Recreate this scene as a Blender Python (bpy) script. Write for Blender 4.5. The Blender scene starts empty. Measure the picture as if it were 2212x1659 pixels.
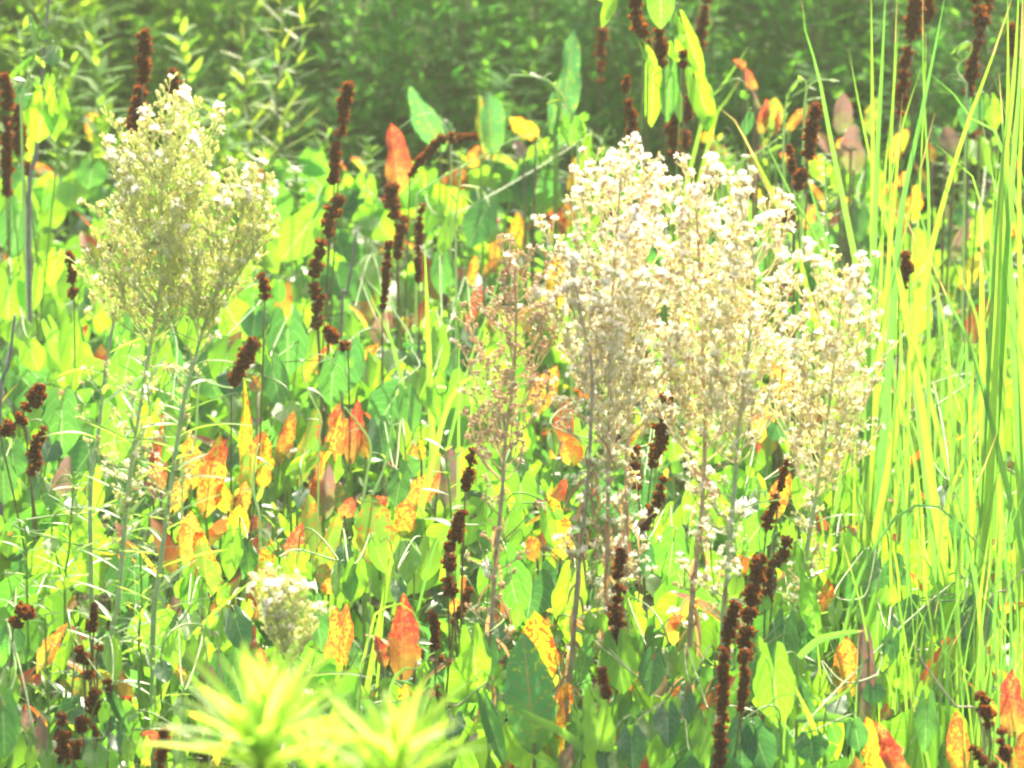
import bpy, math, random
import numpy as np
from mathutils import Vector, Matrix
random.seed(7); RNG = np.random.default_rng(7)
SC = bpy.context.scene
COL = SC.collection
R = math.radians
# ---------------------------------------------------------------- camera, sky, sun, exposure
CAMZ, PITCH, TH = 2.6, R(14.0), math.tan(R(5.0))
cd = bpy.data.cameras.new('camera'); cam = bpy.data.objects.new('camera', cd); COL.objects.link(cam)
cam.location = (0, 0, CAMZ); cam.rotation_euler = (R(90) - PITCH, 0, 0)
cd.sensor_width = 36; cd.lens = 18 / TH; cd.clip_start = 0.1; cd.clip_end = 500
cd.dof.use_dof = True; cd.dof.focus_distance = 8.1; cd.dof.aperture_fstop = 8.5
SC.camera = cam
SUN_EL, SUN_AZ = R(40), R(14)            # azimuth: clockwise from +Y (away from the camera)
w = bpy.data.worlds.new('World'); SC.world = w; w.use_nodes = True
nt = w.node_tree; bg = nt.nodes['Background']
sky = nt.nodes.new('ShaderNodeTexSky'); sky.sky_type = 'NISHITA'; sky.sun_disc = False
sky.sun_elevation = SUN_EL; sky.sun_rotation = SUN_AZ; sky.air_density = 1.0; sky.dust_density = 5.0
nt.links.new(sky.outputs[0], bg.inputs[0]); bg.inputs[1].default_value = 0.125
sd = bpy.data.lights.new('sun', 'SUN'); sd.energy = 5.0; sd.angle = R(0.55); sd.color = (1.0, 0.90, 0.68)
sun = bpy.data.objects.new('sun', sd); COL.objects.link(sun)
sdir = Vector((math.sin(SUN_AZ) * math.cos(SUN_EL), math.cos(SUN_AZ) * math.cos(SUN_EL), math.sin(SUN_EL)))
sun.rotation_euler = sdir.to_track_quat('Z', 'Y').to_euler(); sun.location = (0, 0, 8)
SC.view_settings.view_transform = 'Standard'; SC.view_settings.look = 'None'
SC.view_settings.exposure = 1.82; SC.view_settings.gamma = 1.0
SC.render.engine = 'CYCLES'
cy = SC.cycles
cy.max_bounces = 7; cy.diffuse_bounces = 4; cy.glossy_bounces = 2; cy.transmission_bounces = 5
cy.transparent_max_bounces = 4; cy.caustics_reflective = False; cy.caustics_refractive = False
cy.use_denoising = True; cy.filter_width = 2.3
# ---------------------------------------------------------------- picture -> world (pixels of a 2212 x 1659 view)
CPI, SPI = math.cos(PITCH), math.sin(PITCH)
def ray(px, py):
    a = (px - 1106) / 1106 * TH; b = (829.5 - py) / 1106 * TH
    return Vector((a, CPI + b * SPI, -SPI + b * CPI))
def at_d(px, py, d):
    r = ray(px, py); return Vector((0, 0, CAMZ)) + r * (d / r.y)
def at_h(px, py, h):
    r = ray(px, py); return Vector((0, 0, CAMZ)) + r * ((h - CAMZ) / r.z)
def mpp(d): return TH * d / 1106 * 1.02
def d_for(px, py, h, lim=10.35): return min(at_h(px, py, h).y, lim)
def T(c, r, x, y): return (737.33 * c + x / 3.0, 553.0 * r + y / 3.0)
# ---------------------------------------------------------------- mesh helpers
class MB:
    def __init__(s): s.v = []; s.f = []; s.a = []; s.m = []; s.n = 0
    def add(s, V, F, A, mi=0):
        s.v.append(np.asarray(V, float)); n = s.n
        s.f.extend([tuple(i + n for i in f) for f in F]); s.m.extend([mi] * len(F))
        s.a.append(np.asarray(A, float)); s.n += len(V)
    def mesh(s, name, mats):
        me = bpy.data.meshes.new(name)
        V = np.concatenate(s.v) if s.v else np.zeros((0, 3))
        me.from_pydata(V.tolist(), [], s.f)
        A = np.concatenate(s.a) if s.a else np.zeros((0, 4))
        at = me.color_attributes.new('lp', 'FLOAT_COLOR', 'POINT'); at.data.foreach_set('color', A.astype(np.float32).ravel())
        for m in (mats if isinstance(mats, (list, tuple)) else [mats]): me.materials.append(m)
        me.polygons.foreach_set('material_index', s.m)
        me.polygons.foreach_set('use_smooth', [True] * len(s.f)); me.update()
        return me
def grid_faces(nr, nc):
    return [(i * nc + j, i * nc + j + 1, (i + 1) * nc + j + 1, (i + 1) * nc + j) for i in range(nr - 1) for j in range(nc - 1)]
GF = {}
def gf(nr, nc):
    if (nr, nc) not in GF: GF[(nr, nc)] = grid_faces(nr, nc)
    return GF[(nr, nc)]
def prof(kind, u):
    if kind == 'heart': return np.interp(u, [0, .08, .18, .32, .5, .68, .84, .94, 1], [.82, .96, 1, .98, .89, .71, .43, .20, 0])
    if kind == 'lance': return np.interp(u, [0, .12, .3, .5, .75, .9, 1], [.12, .55, .95, 1, .66, .3, 0])
    if kind == 'dock': return np.interp(u, [0, .06, .15, .35, .6, .8, .93, 1], [.06, .4, .72, .98, .93, .66, .32, .03])
    if kind == 'blade': return np.interp(u, [0, .1, .6, .85, 1], [.7, 1, .9, .5, .02])
    if kind == 'round': return np.interp(u, [0, .1, .3, .6, .85, 1], [.3, .75, 1, .95, .6, .1])
def leaf_arr(kind, nr, sides, width, fold=.25, curl=.25, ruffle=0.0, rf=14, twist=0, ph=0, tint=.5, tear=0):
    """leaf in local space: x across, y along 0..1, z normal"""
    u = np.linspace(0, 1, nr); s = np.concatenate([-np.array(sides)[::-1], [0], np.array(sides)])
    U, S = np.meshgrid(u, s, indexing='ij')
    hw = prof(kind, U) * width / 2
    if tear: hw = hw * (1 + tear * (np.sin(U * 23 + ph * 3 + np.sign(S) * 2) + np.sin(U * 41 + ph)) * .5)
    X = hw * S; Y = U.copy()
    if kind == 'heart':
        Y = Y + (1 - U) ** 2.2 * (-.46 * np.sin(np.pi * np.abs(S) ** .8) ** .8 + .10 * np.abs(S) ** 4)
    Z = np.abs(X) * fold + ruffle * np.sin(U * rf + ph + np.sign(S) * 1.3) * np.abs(S) ** 2 * width
    ang = twist * (U - .3); X2 = X * np.cos(ang) - Z * np.sin(ang); Z2 = X * np.sin(ang) + Z * np.cos(ang)
    th = curl * U; Yc = np.where(abs(curl) < 1e-4, Y, Y); Zc = Z2 - curl * .5 * U ** 2 * 1.0
    V = np.stack([X2, Yc, Zc], -1).reshape(-1, 3)
    A = np.stack([np.abs(S), U, np.full_like(U, tint), np.ones_like(U)], -1).reshape(-1, 4)
    return V, gf(nr, len(s)), A
def frame(origin, yax, zax, L, W=None):
    y = Vector(yax).normalized(); x = y.cross(Vector(zax))
    if x.length < 1e-5: x = y.cross(Vector((.3, .5, .8)))
    x.normalize(); z = x.cross(y)
    W = L if W is None else W
    M = Matrix(((x.x * W, y.x * L, z.x * L, origin[0]), (x.y * W, y.y * L, z.y * L, origin[1]), (x.z * W, y.z * L, z.z * L, origin[2]), (0, 0, 0, 1)))
    return M
def xf(V, M):
    m = np.array(M); return V @ m[:3, :3].T + m[:3, 3]
def smooth(P, n):
    """Catmull-Rom through the control points, n samples"""
    P = [Vector(p) for p in P]
    if len(P) == 2: return [P[0].lerp(P[1], i / (n - 1)) for i in range(n)]
    Q = [P[0] * 2 - P[1]] + P + [P[-1] * 2 - P[-2]]; out = []
    for i in range(n):
        t = i / (n - 1) * (len(P) - 1); k = min(int(t), len(P) - 2); f = t - k
        a, b, c, d = Q[k], Q[k + 1], Q[k + 2], Q[k + 3]
        out.append(.5 * ((2 * b) + (c - a) * f + (2 * a - 5 * b + 4 * c - d) * f * f + (3 * b - a - 3 * c + d) * f ** 3))
    return out
def arc(P, n):
    """resample a dense polyline at even spacing"""
    L = [0]
    for a, b in zip(P, P[1:]): L.append(L[-1] + (b - a).length)
    out = []; k = 0
    for i in range(n):
        s = L[-1] * i / (n - 1)
        while k < len(P) - 2 and L[k + 1] < s: k += 1
        f = (s - L[k]) / max(1e-9, L[k + 1] - L[k]); out.append(P[k].lerp(P[k + 1], min(1, f)))
    return out
def tube(B, P, r0, r1, k=6, mi=0, tint=.5, bump=0):
    n = len(P); V = []; A = []
    for i, p in enumerate(P):
        t = (P[min(i + 1, n - 1)] - P[max(i - 1, 0)])
        if t.length < 1e-7: t = Vector((0, 0, 1))
        t.normalize(); a = t.cross(Vector((.13, 1, .21))); a.normalize(); b = t.cross(a)
        r = r0 + (r1 - r0) * i / (n - 1); r *= 1 + bump * random.uniform(-1, 1)
        for j in range(k):
            an = 2 * math.pi * j / k; q = p + a * (math.cos(an) * r) + b * (math.sin(an) * r)
            V.append((q.x, q.y, q.z)); A.append((.5, i / (n - 1), tint, 1))
    F = [(i * k + j, i * k + (j + 1) % k, (i + 1) * k + (j + 1) % k, (i + 1) * k + j) for i in range(n - 1) for j in range(k)]
    F.append(tuple(range(k))[::-1]); F.append(tuple((n - 1) * k + j for j in range(k)))
    B.add(V, F, A, mi)
# ---------------------------------------------------------------- object helpers
def thing(name, label, cat, loc, group=None):
    o = bpy.data.objects.new(name, None); COL.objects.link(o); o.location = loc
    o.empty_display_size = .05
    o['label'] = label; o['category'] = cat
    if group: o['group'] = group
    return o
def part(name, me, parent, M=None, **kw):
    o = bpy.data.objects.new(name, me); COL.objects.link(o); o.parent = parent
    pl = Matrix.Translation(-Vector(parent_world(parent)))
    o.matrix_basis = pl @ (M if M is not None else Matrix.Identity(4))
    for k, v in kw.items(): o[k] = v
    return o
def parent_world(p):
    return Vector(p.location)
# ---------------------------------------------------------------- materials
def mat_new(name):
    m = bpy.data.materials.new(name); m.use_nodes = True; n = m.node_tree; n.nodes.clear(); return m, n
class NB:
    def __init__(s, nt): s.t = nt
    def n(s, typ, **kw):
        x = s.t.nodes.new(typ)
        for k, v in kw.items():
            if k.startswith('i_'): x.inputs[k[2:].replace('_', ' ')].default_value = v
            else: setattr(x, k, v)
        return x
    def l(s, a, b): s.t.links.new(a, b)
    def math(s, op, a, b=None, c=None, clamp=False):
        x = s.t.nodes.new('ShaderNodeMath'); x.operation = op; x.use_clamp = clamp
        for i, v in enumerate((a, b, c)):
            if v is None: continue
            if hasattr(v, 'links'): s.l(v, x.inputs[i])
            else: x.inputs[i].default_value = v
        return x.outputs[0]
    def mix(s, f, a, b):
        x = s.t.nodes.new('ShaderNodeMix'); x.data_type = 'RGBA'
        for i, v in ((0, f), (6, a), (7, b)):
            if hasattr(v, 'links'): s.l(v, x.inputs[i])
            else: x.inputs[i].default_value = v if i == 0 else (*v, 1)
        return x.outputs[2]
    def lp(s):
        a = s.n('ShaderNodeAttribute', attribute_name='lp'); sp = s.n('ShaderNodeSeparateColor'); s.l(a.outputs['Color'], sp.inputs[0])
        return sp.outputs
def leafy_shader(nb, col_d, col_t, tr, rough, spec):
    p = nb.n('ShaderNodeBsdfPrincipled'); p.inputs['Roughness'].default_value = rough
    p.inputs['Specular IOR Level'].default_value = spec
    t = nb.n('ShaderNodeBsdfTranslucent'); m = nb.n('ShaderNodeMixShader'); m.inputs[0].default_value = tr
    for c, s in ((col_d, p.inputs['Base Color']), (col_t, t.inputs['Color'])):
        if hasattr(c, 'links'): nb.l(c, s)
        else: s.default_value = (*c, 1)
    nb.l(p.outputs[0], m.inputs[1]); nb.l(t.outputs[0], m.inputs[2])
    o = nb.n('ShaderNodeOutputMaterial'); nb.l(m.outputs[0], o.inputs[0]); return p
def leaf_mat(name, d1, d2, t1, t2, tr=.5, rough=.4, spec=.5, veins=True, edge=None):
    """d1/d2 reflect colours, t1/t2 transmit colours of the two extremes of the kind"""
    m, t = mat_new(name); nb = NB(t); s, u, tint, *_ = nb.lp()
    oi = nb.n('ShaderNodeObjectInfo')
    v = nb.math('FRACT', nb.math('ADD', oi.outputs['Random'], tint))
    geo = nb.n('ShaderNodeNewGeometry'); no = nb.n('ShaderNodeTexNoise'); no.inputs['Scale'].default_value = 60; no.inputs['Detail'].default_value = 3
    nb.l(geo.outputs['Position'], no.inputs['Vector'])
    v2 = nb.math('ADD', nb.math('MULTIPLY', v, .75), nb.math('MULTIPLY', no.outputs[0], .3), clamp=True)
    cd_ = nb.mix(v2, d1, d2); ct = nb.mix(v2, t1, t2)
    if veins:
        mid = nb.math('LESS_THAN', s, .035)
        lat = nb.math('SINE', nb.math('MULTIPLY', nb.math('SUBTRACT', u, nb.math('MULTIPLY', s, .28)), 42.0))
        lat = nb.math('MULTIPLY', nb.math('GREATER_THAN', lat, .965), .55)
        vf = nb.math('MAXIMUM', mid, lat, clamp=True)
        cd_ = nb.mix(nb.math('MULTIPLY', vf, .45), cd_, (.34, .46, .2)); ct = nb.mix(nb.math('MULTIPLY', vf, .45), ct, (.62, .8, .35))
    if name == 'grass_blade':
        tip = nb.math('MULTIPLY', nb.math('GREATER_THAN', nb.math('ADD', u, nb.math('MULTIPLY', tint, .25)), 1.12), .7)
        rib = nb.math('MULTIPLY', nb.math('LESS_THAN', s, .16), .3)
        cd_ = nb.mix(tip, nb.mix(rib, cd_, (.3, .42, .15)), (.40, .26, .12)); ct = nb.mix(tip, ct, (.7, .42, .18))
    if edge:
        e = nb.math('MULTIPLY', nb.math('GREATER_THAN', nb.math('ADD', s, nb.math('MULTIPLY', no.outputs[0], .3)), 1.08), .8)
        cd_ = nb.mix(e, cd_, edge); ct = nb.mix(e, ct, edge)
    leafy_shader(nb, cd_, ct, tr, rough, spec); return m
def dock_mat(name, base, mid, spot, amt, tr=.55, big=0.5):
    """green/yellow ground, orange patches and crisp red spots"""
    m, t = mat_new(name); nb = NB(t); s, u, tint, *_ = nb.lp()
    oi = nb.n('ShaderNodeObjectInfo'); tc = nb.n('ShaderNodeTexCoord')
    off = nb.n('ShaderNodeCombineXYZ'); nb.l(nb.math('MULTIPLY', oi.outputs['Random'], 37.0), off.inputs[0]); nb.l(nb.math('MULTIPLY', oi.outputs['Random'], 91.0), off.inputs[1])
    va = nb.n('ShaderNodeVectorMath', operation='ADD'); nb.l(tc.outputs['Object'], va.inputs[0]); nb.l(off.outputs[0], va.inputs[1])
    n1 = nb.n('ShaderNodeTexNoise'); n1.inputs['Scale'].default_value = 4.5; n1.inputs['Detail'].default_value = 3; nb.l(va.outputs[0], n1.inputs['Vector'])
    n2 = nb.n('ShaderNodeTexNoise'); n2.inputs['Scale'].default_value = 21; n2.inputs['Detail'].default_value = 2.5; nb.l(va.outputs[0], n2.inputs['Vector'])
    def band(x, lo, hi):
        r = nb.n('ShaderNodeMapRange'); r.interpolation_type = 'SMOOTHSTEP'; nb.l(x, r.inputs[0]); r.inputs[1].default_value = lo; r.inputs[2].default_value = hi; return r.outputs[0]
    edge = nb.math('MULTIPLY', s, .07)
    f1 = band(nb.math('ADD', n1.outputs[0], edge), .62 - amt * .28, .70 - amt * .22)
    f2 = band(nb.math('ADD', nb.math('ADD', nb.math('MULTIPLY', n2.outputs[0], 1 - big * .5), nb.math('MULTIPLY', n1.outputs[0], big * .5)), edge), .62 - amt * .16, .64 - amt * .14)
    c = nb.mix(f1, base, mid); c = nb.mix(f2, c, spot)
    mr = nb.math('MULTIPLY', nb.math('LESS_THAN', s, .04), .5)
    c = nb.mix(mr, c, (.5, .25, .1))
    gr = band(nb.math('ADD', nb.math('MULTIPLY', nb.math('SUBTRACT', 1.0, u), .55), nb.math('MULTIPLY', n1.outputs[0], .8)), .62, .92)
    c = nb.mix(nb.math('MULTIPLY', gr, .45), c, (.20, .48, .04))
    c = nb.mix(nb.math('MULTIPLY', nb.math('GREATER_THAN', nb.math('SINE', nb.math('MULTIPLY', nb.math('SUBTRACT', u, nb.math('MULTIPLY', s, .16)), 52.0)), .93), .3), c, (.35, .12, .04))
    dcol = nb.mix(.5, c, (.09, .09, .05))
    leafy_shader(nb, dcol, c, tr, .5, .35); return m
def simple_mat(name, c1, c2, rough=.7, spec=.3, tr=0, tcol=None, scale=80):
    m, t = mat_new(name); nb = NB(t); no = nb.n('ShaderNodeTexNoise'); no.inputs['Scale'].default_value = scale; no.inputs['Detail'].default_value = 4
    geo = nb.n('ShaderNodeNewGeometry'); nb.l(geo.outputs['Position'], no.inputs['Vector'])
    f = nb.math('MULTIPLY_ADD', no.outputs[0], 2.2, -.6, clamp=True)
    c = nb.mix(f, c1, c2)
    leafy_shader(nb, c, tcol or c, tr, rough, spec); return m
M_ = {}
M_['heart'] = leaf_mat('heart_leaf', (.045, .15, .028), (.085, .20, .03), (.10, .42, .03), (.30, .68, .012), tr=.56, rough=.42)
M_['heart_lit'] = leaf_mat('heart_leaf_lit', (.10, .22, .05), (.14, .26, .05), (.26, .66, .012), (.38, .76, .012), tr=.57, rough=.42)  # lit copy of the heart leaf: sunlit lime put into the colour
M_['heart_shaded'] = leaf_mat('heart_leaf_shaded', (.03, .12, .045), (.05, .15, .045), (.06, .27, .05), (.13, .40, .035), tr=.48, rough=.45)  # shaded copy of the heart leaf: teal of shade put into the colour
M_['cover'] = leaf_mat('ground_cover_leaf', (.05, .15, .03), (.12, .22, .03), (.10, .38, .03), (.31, .68, .012), tr=.56, rough=.4, veins=False)
M_['lance'] = leaf_mat('lance_leaf', (.07, .15, .05), (.11, .20, .05), (.26, .58, .06), (.56, .82, .05), tr=.54, rough=.42, veins=False)
M_['hedge'] = leaf_mat('hedge_leaf', (.04, .18, .035), (.09, .27, .05), (.07, .38, .04), (.28, .62, .05), tr=.5, rough=.7, spec=.12, veins=False)
M_['hedge_left'] = leaf_mat('hedge_long_leaf', (.07, .19, .03), (.13, .26, .04), (.18, .48, .03), (.52, .75, .05), tr=.5, rough=.65, spec=.15, veins=False)
M_['weed'] = leaf_mat('weed_leaf', (.06, .18, .03), (.12, .24, .04), (.16, .46, .03), (.46, .68, .04), tr=.52, rough=.65, spec=.15, veins=False)
M_['hedge_lime'] = leaf_mat('hedge_leaf_lime', (.06, .14, .03), (.12, .20, .03), (.12, .34, .03), (.5, .6, .03), tr=.45, rough=.5, veins=False)
M_['shoot'] = leaf_mat('shoot_leaf', (.16, .32, .05), (.24, .40, .06), (.52, .88, .08), (.74, .92, .12), tr=.6, rough=.6, veins=False)
M_['blade'] = leaf_mat('grass_blade', (.07, .17, .06), (.17, .26, .07), (.09, .36, .06), (.38, .68, .03), tr=.48, rough=.35, veins=False)
M_['broad'] = leaf_mat('broad_leaf', (.05, .14, .05), (.09, .18, .06), (.12, .38, .07), (.3, .6, .04), tr=.5, rough=.5)
M_['tan_leaf'] = simple_mat('dried_leaf', (.20, .12, .06), (.34, .22, .12), .7, .3, .35, (.55, .33, .14))
M_['dock_spotted'] = dock_mat('dock_leaf_spotted', (.42, .66, .02), (.85, .62, .02), (.85, .11, .01), .5)
M_['dock_orange'] = dock_mat('dock_leaf_orange', (.46, .52, .03), (.84, .36, .04), (.70, .11, .02), .68)
M_['dock_red'] = dock_mat('dock_leaf_red', (.66, .32, .06), (.74, .15, .05), (.58, .05, .03), .84, tr=.5)
M_['dock_olive'] = dock_mat('dock_leaf_olive', (.16, .34, .03), (.34, .42, .03), (.5, .14, .02), .25, tr=.5)
M_['dock_green'] = dock_mat('dock_leaf_green', (.07, .28, .07), (.12, .40, .06), (.3, .5, .04), -.1, tr=.5)
M_['mauve'] = dock_mat('dock_leaf_shade_side', (.24, .17, .15), (.30, .20, .17), (.36, .15, .1), .4, tr=.35)  # shade side of red dock leaves, put into the colour as greyish mauve
M_['seed'] = simple_mat('rusty_seed', (.075, .026, .012), (.18, .062, .024), .75, .15, .28, (.60, .16, .02), 300)
M_['brown_stem'] = simple_mat('brown_stem', (.14, .11, .05), (.26, .2, .1), .7, .3)
M_['grey_stem'] = simple_mat('grey_stem', (.17, .15, .14), (.30, .27, .24), .7, .3)
M_['pale_stem'] = simple_mat('pale_stem', (.40, .55, .22), (.62, .74, .36), .4, .5, .3, (.6, .85, .3))
M_['green_stem'] = simple_mat('green_stem', (.12, .22, .05), (.22, .34, .07), .4, .5, .25, (.4, .7, .1))
M_['aster_stem'] = simple_mat('aster_stem', (.30, .42, .18), (.52, .60, .34), .45, .5, .1, (.4, .5, .2))
M_['tan_stem'] = simple_mat('tan_stem', (.34, .25, .15), (.62, .50, .34), .5, .4, .1, (.5, .4, .2))
M_['aster_twig'] = simple_mat('aster_twig', (.54, .68, .30), (.76, .82, .44), .45, .5, .55, (.75, .82, .35))
M_['cream_twig'] = simple_mat('cream_twig', (.74, .66, .48), (.88, .82, .64), .5, .4, .6, (.92, .85, .6))
M_['dry_twig'] = simple_mat('dry_twig', (.60, .48, .30), (.78, .66, .46), .5, .4, .45, (.85, .74, .5))
M_['bud'] = simple_mat('aster_bud', (.60, .68, .30), (.84, .84, .48), .5, .4, .55, (.85, .82, .4), 200)
M_['bud_tan'] = simple_mat('aster_spent_head', (.50, .34, .19), (.74, .58, .38), .6, .3, .45, (.82, .64, .40), 200)
M_['fluff'] = simple_mat('aster_fluff', (.90, .87, .78), (.94, .92, .86), .9, .1, .65, (.95, .92, .82))
M_['soil'] = simple_mat('soil', (.03, .025, .015), (.075, .06, .035), .95, .1, 0, None, 14)
# ---------------------------------------------------------------- shared template meshes
TPL = {}
def tpl_leaf(key, kind, n, nr, sides, width, mat, **rng):
    L = []
    for i in range(n):
        kw = {k: (random.uniform(*v) if isinstance(v, tuple) else v) for k, v in rng.items()}
        w_ = width if not isinstance(width, tuple) else random.uniform(*width)
        V, F, A = leaf_arr(kind, nr, sides, w_, ph=random.uniform(0, 6), tint=random.random() * .3, **kw)
        B = MB(); B.add(V, F, A); L.append(B.mesh(key, M_[mat]))
    TPL[key] = L
for mk in ('heart', 'heart_lit', 'heart_shaded'):
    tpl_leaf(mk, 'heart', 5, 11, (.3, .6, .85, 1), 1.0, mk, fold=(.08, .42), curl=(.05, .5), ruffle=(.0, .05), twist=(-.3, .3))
for mk in ('dock_spotted', 'dock_orange', 'dock_red', 'dock_olive', 'dock_green', 'mauve'):
    tpl_leaf(mk, 'dock', 5, 22, (.3, .6, .85, 1), .42, mk, fold=(.15, .6), curl=(-.25, .35), ruffle=(.04, .12), rf=(9, 20), twist=(-.7, .7), tear=(.03, .16))
tpl_leaf('broad', 'dock', 3, 14, (.4, .8, 1), 1.0, 'broad', fold=(.1, .4), curl=(-.2, .3), ruffle=(.02, .06), twist=(-.4, .4))
tpl_leaf('lance', 'lance', 5, 10, (.5, 1), .12, 'lance', fold=(.2, .6), curl=(.1, .9), twist=(-.5, .5))
tpl_leaf('shoot', 'lance', 5, 12, (.5, 1), .11, 'shoot', fold=(.3, .6), curl=(-.1, .5), twist=(-.3, .3))
tpl_leaf('hedge_lime', 'lance', 4, 8, (.5, 1), .14, 'hedge_lime', fold=(.2, .5), curl=(-.1, .7), twist=(-.4, .4))
tpl_leaf('weed', 'lance', 4, 8, (.5, 1), .12, 'weed', fold=(.2, .5), curl=(-.1, .6), twist=(-.4, .4))
tpl_leaf('dried', 'lance', 4, 10, (.5, 1), .12, 'tan_leaf', fold=(.6, 1.2), curl=(.8, 2.2), twist=(-2, 2))
tpl_leaf('blade', 'blade', 6, 14, (1,), 1.0, 'blade', fold=(.4, .8), curl=(.0, .35), twist=(-1.2, 1.2))
def whorl_mesh(i):
    """a whorl of small crumpled winged fruits round the stalk, unit radius"""
    B = MB()
    for k in range(38):
        a = random.uniform(0, 2 * math.pi); rr = random.uniform(.1, .85); z = random.uniform(-.62, .62) * (1.15 - rr)
        c = np.array([math.cos(a) * rr, math.sin(a) * rr, z - .15 * rr]); q = random.uniform(.18, .32)
        for w_ in range(3):
            n = RNG.normal(size=3); n /= np.linalg.norm(n); t = np.cross(n, [.3, .2, .9]); t /= np.linalg.norm(t); b = np.cross(n, t)
            V = [c]; m = 6
            for j in range(m):
                an = 2 * math.pi * j / m; r_ = q * random.uniform(.75, 1.2)
                V.append(c + t * math.cos(an) * r_ + b * math.sin(an) * r_ + n * random.uniform(-.4, .4) * q)
            B.add(V, [(0, 1 + j, 1 + (j + 1) % m) for j in range(m)], [(.5, .5, random.random() * .4, 1)] * len(V))
    return B.mesh('seed_cluster', M_['seed'])
TPL['whorl'] = [whorl_mesh(i) for i in range(6)]
def fluff_arr(n, r, hw, seed=0):
    V = []; F = []
    for k in range(n):
        d = RNG.normal(size=3); d[2] = abs(d[2]) * .9 + d[2] * .35; d /= np.linalg.norm(d)
        t = np.cross(d, RNG.normal(size=3)); t /= np.linalg.norm(t); rr = r * RNG.uniform(.75, 1.08); i = len(V)
        V += [d * r * .12 - t * hw * .5, d * r * .12 + t * hw * .5, d * rr + t * hw, d * rr - t * hw]; F.append((i, i + 1, i + 2, i + 3))
    return np.array(V), F, np.tile([.5, .5, .5, 1], (len(V), 1))
def blob_arr(rx, rz, k=6, rows=4, top=.5):
    """small vase shaped involucre: closed at the base, narrowing to a blunt top"""
    V = []; 
    for i in range(rows):
        u = i / (rows - 1); r = rx * (.35 + 1.1 * math.sin(math.pi * (u * .8 + .12))) * (1 - (1 - top) * max(0, u - .5))
        for j in range(k): V.append((r * math.cos(6.2832 * j / k), r * math.sin(6.2832 * j / k), rz * u))
    F = gfc(rows, k); F.append(tuple(range(k))[::-1]); F.append(tuple((rows - 1) * k + j for j in range(k)))
    return np.array(V), F, np.tile([.5, .5, .5, 1], (len(V), 1))
def gfc(rows, k): return [(i * k + j, i * k + (j + 1) % k, (i + 1) * k + (j + 1) % k, (i + 1) * k + j) for i in range(rows - 1) for j in range(k)]
def head_mesh():
    B = MB(); V, F, A = blob_arr(.0016, .0035); B.add(V, F, A, 1)
    V, F, A = fluff_arr(90, .0075, .00030); V = V + [0, 0, .0035]; B.add(V, F, A, 0)
    return B.mesh('seed_head', [M_['fluff'], M_['bud_tan']])
TPL['head'] = [head_mesh() for i in range(5)]
# ---------------------------------------------------------------- ground
def structure(o): o['kind'] = 'structure'; return o
B = MB(); n = 61; ext = 150
def gz(x, y): return .025 * math.sin(x * 2.1 + 1) * math.cos(y * 1.7) + .012 * math.sin(x * 6 + y * 5)
xs = np.sign(np.linspace(-1, 1, n)) * np.abs(np.linspace(-1, 1, n)) ** 3 * ext
V = [(x, y + 9, gz(x, y) if abs(x) < 20 and abs(y) < 20 else 0) for y in xs for x in xs]
B.add(V, grid_faces(n, n), np.tile([.5, .5, .5, 1], (len(V), 1)))
g = bpy.data.objects.new('ground', B.mesh('ground', M_['soil'])); COL.objects.link(g); structure(g)
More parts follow.
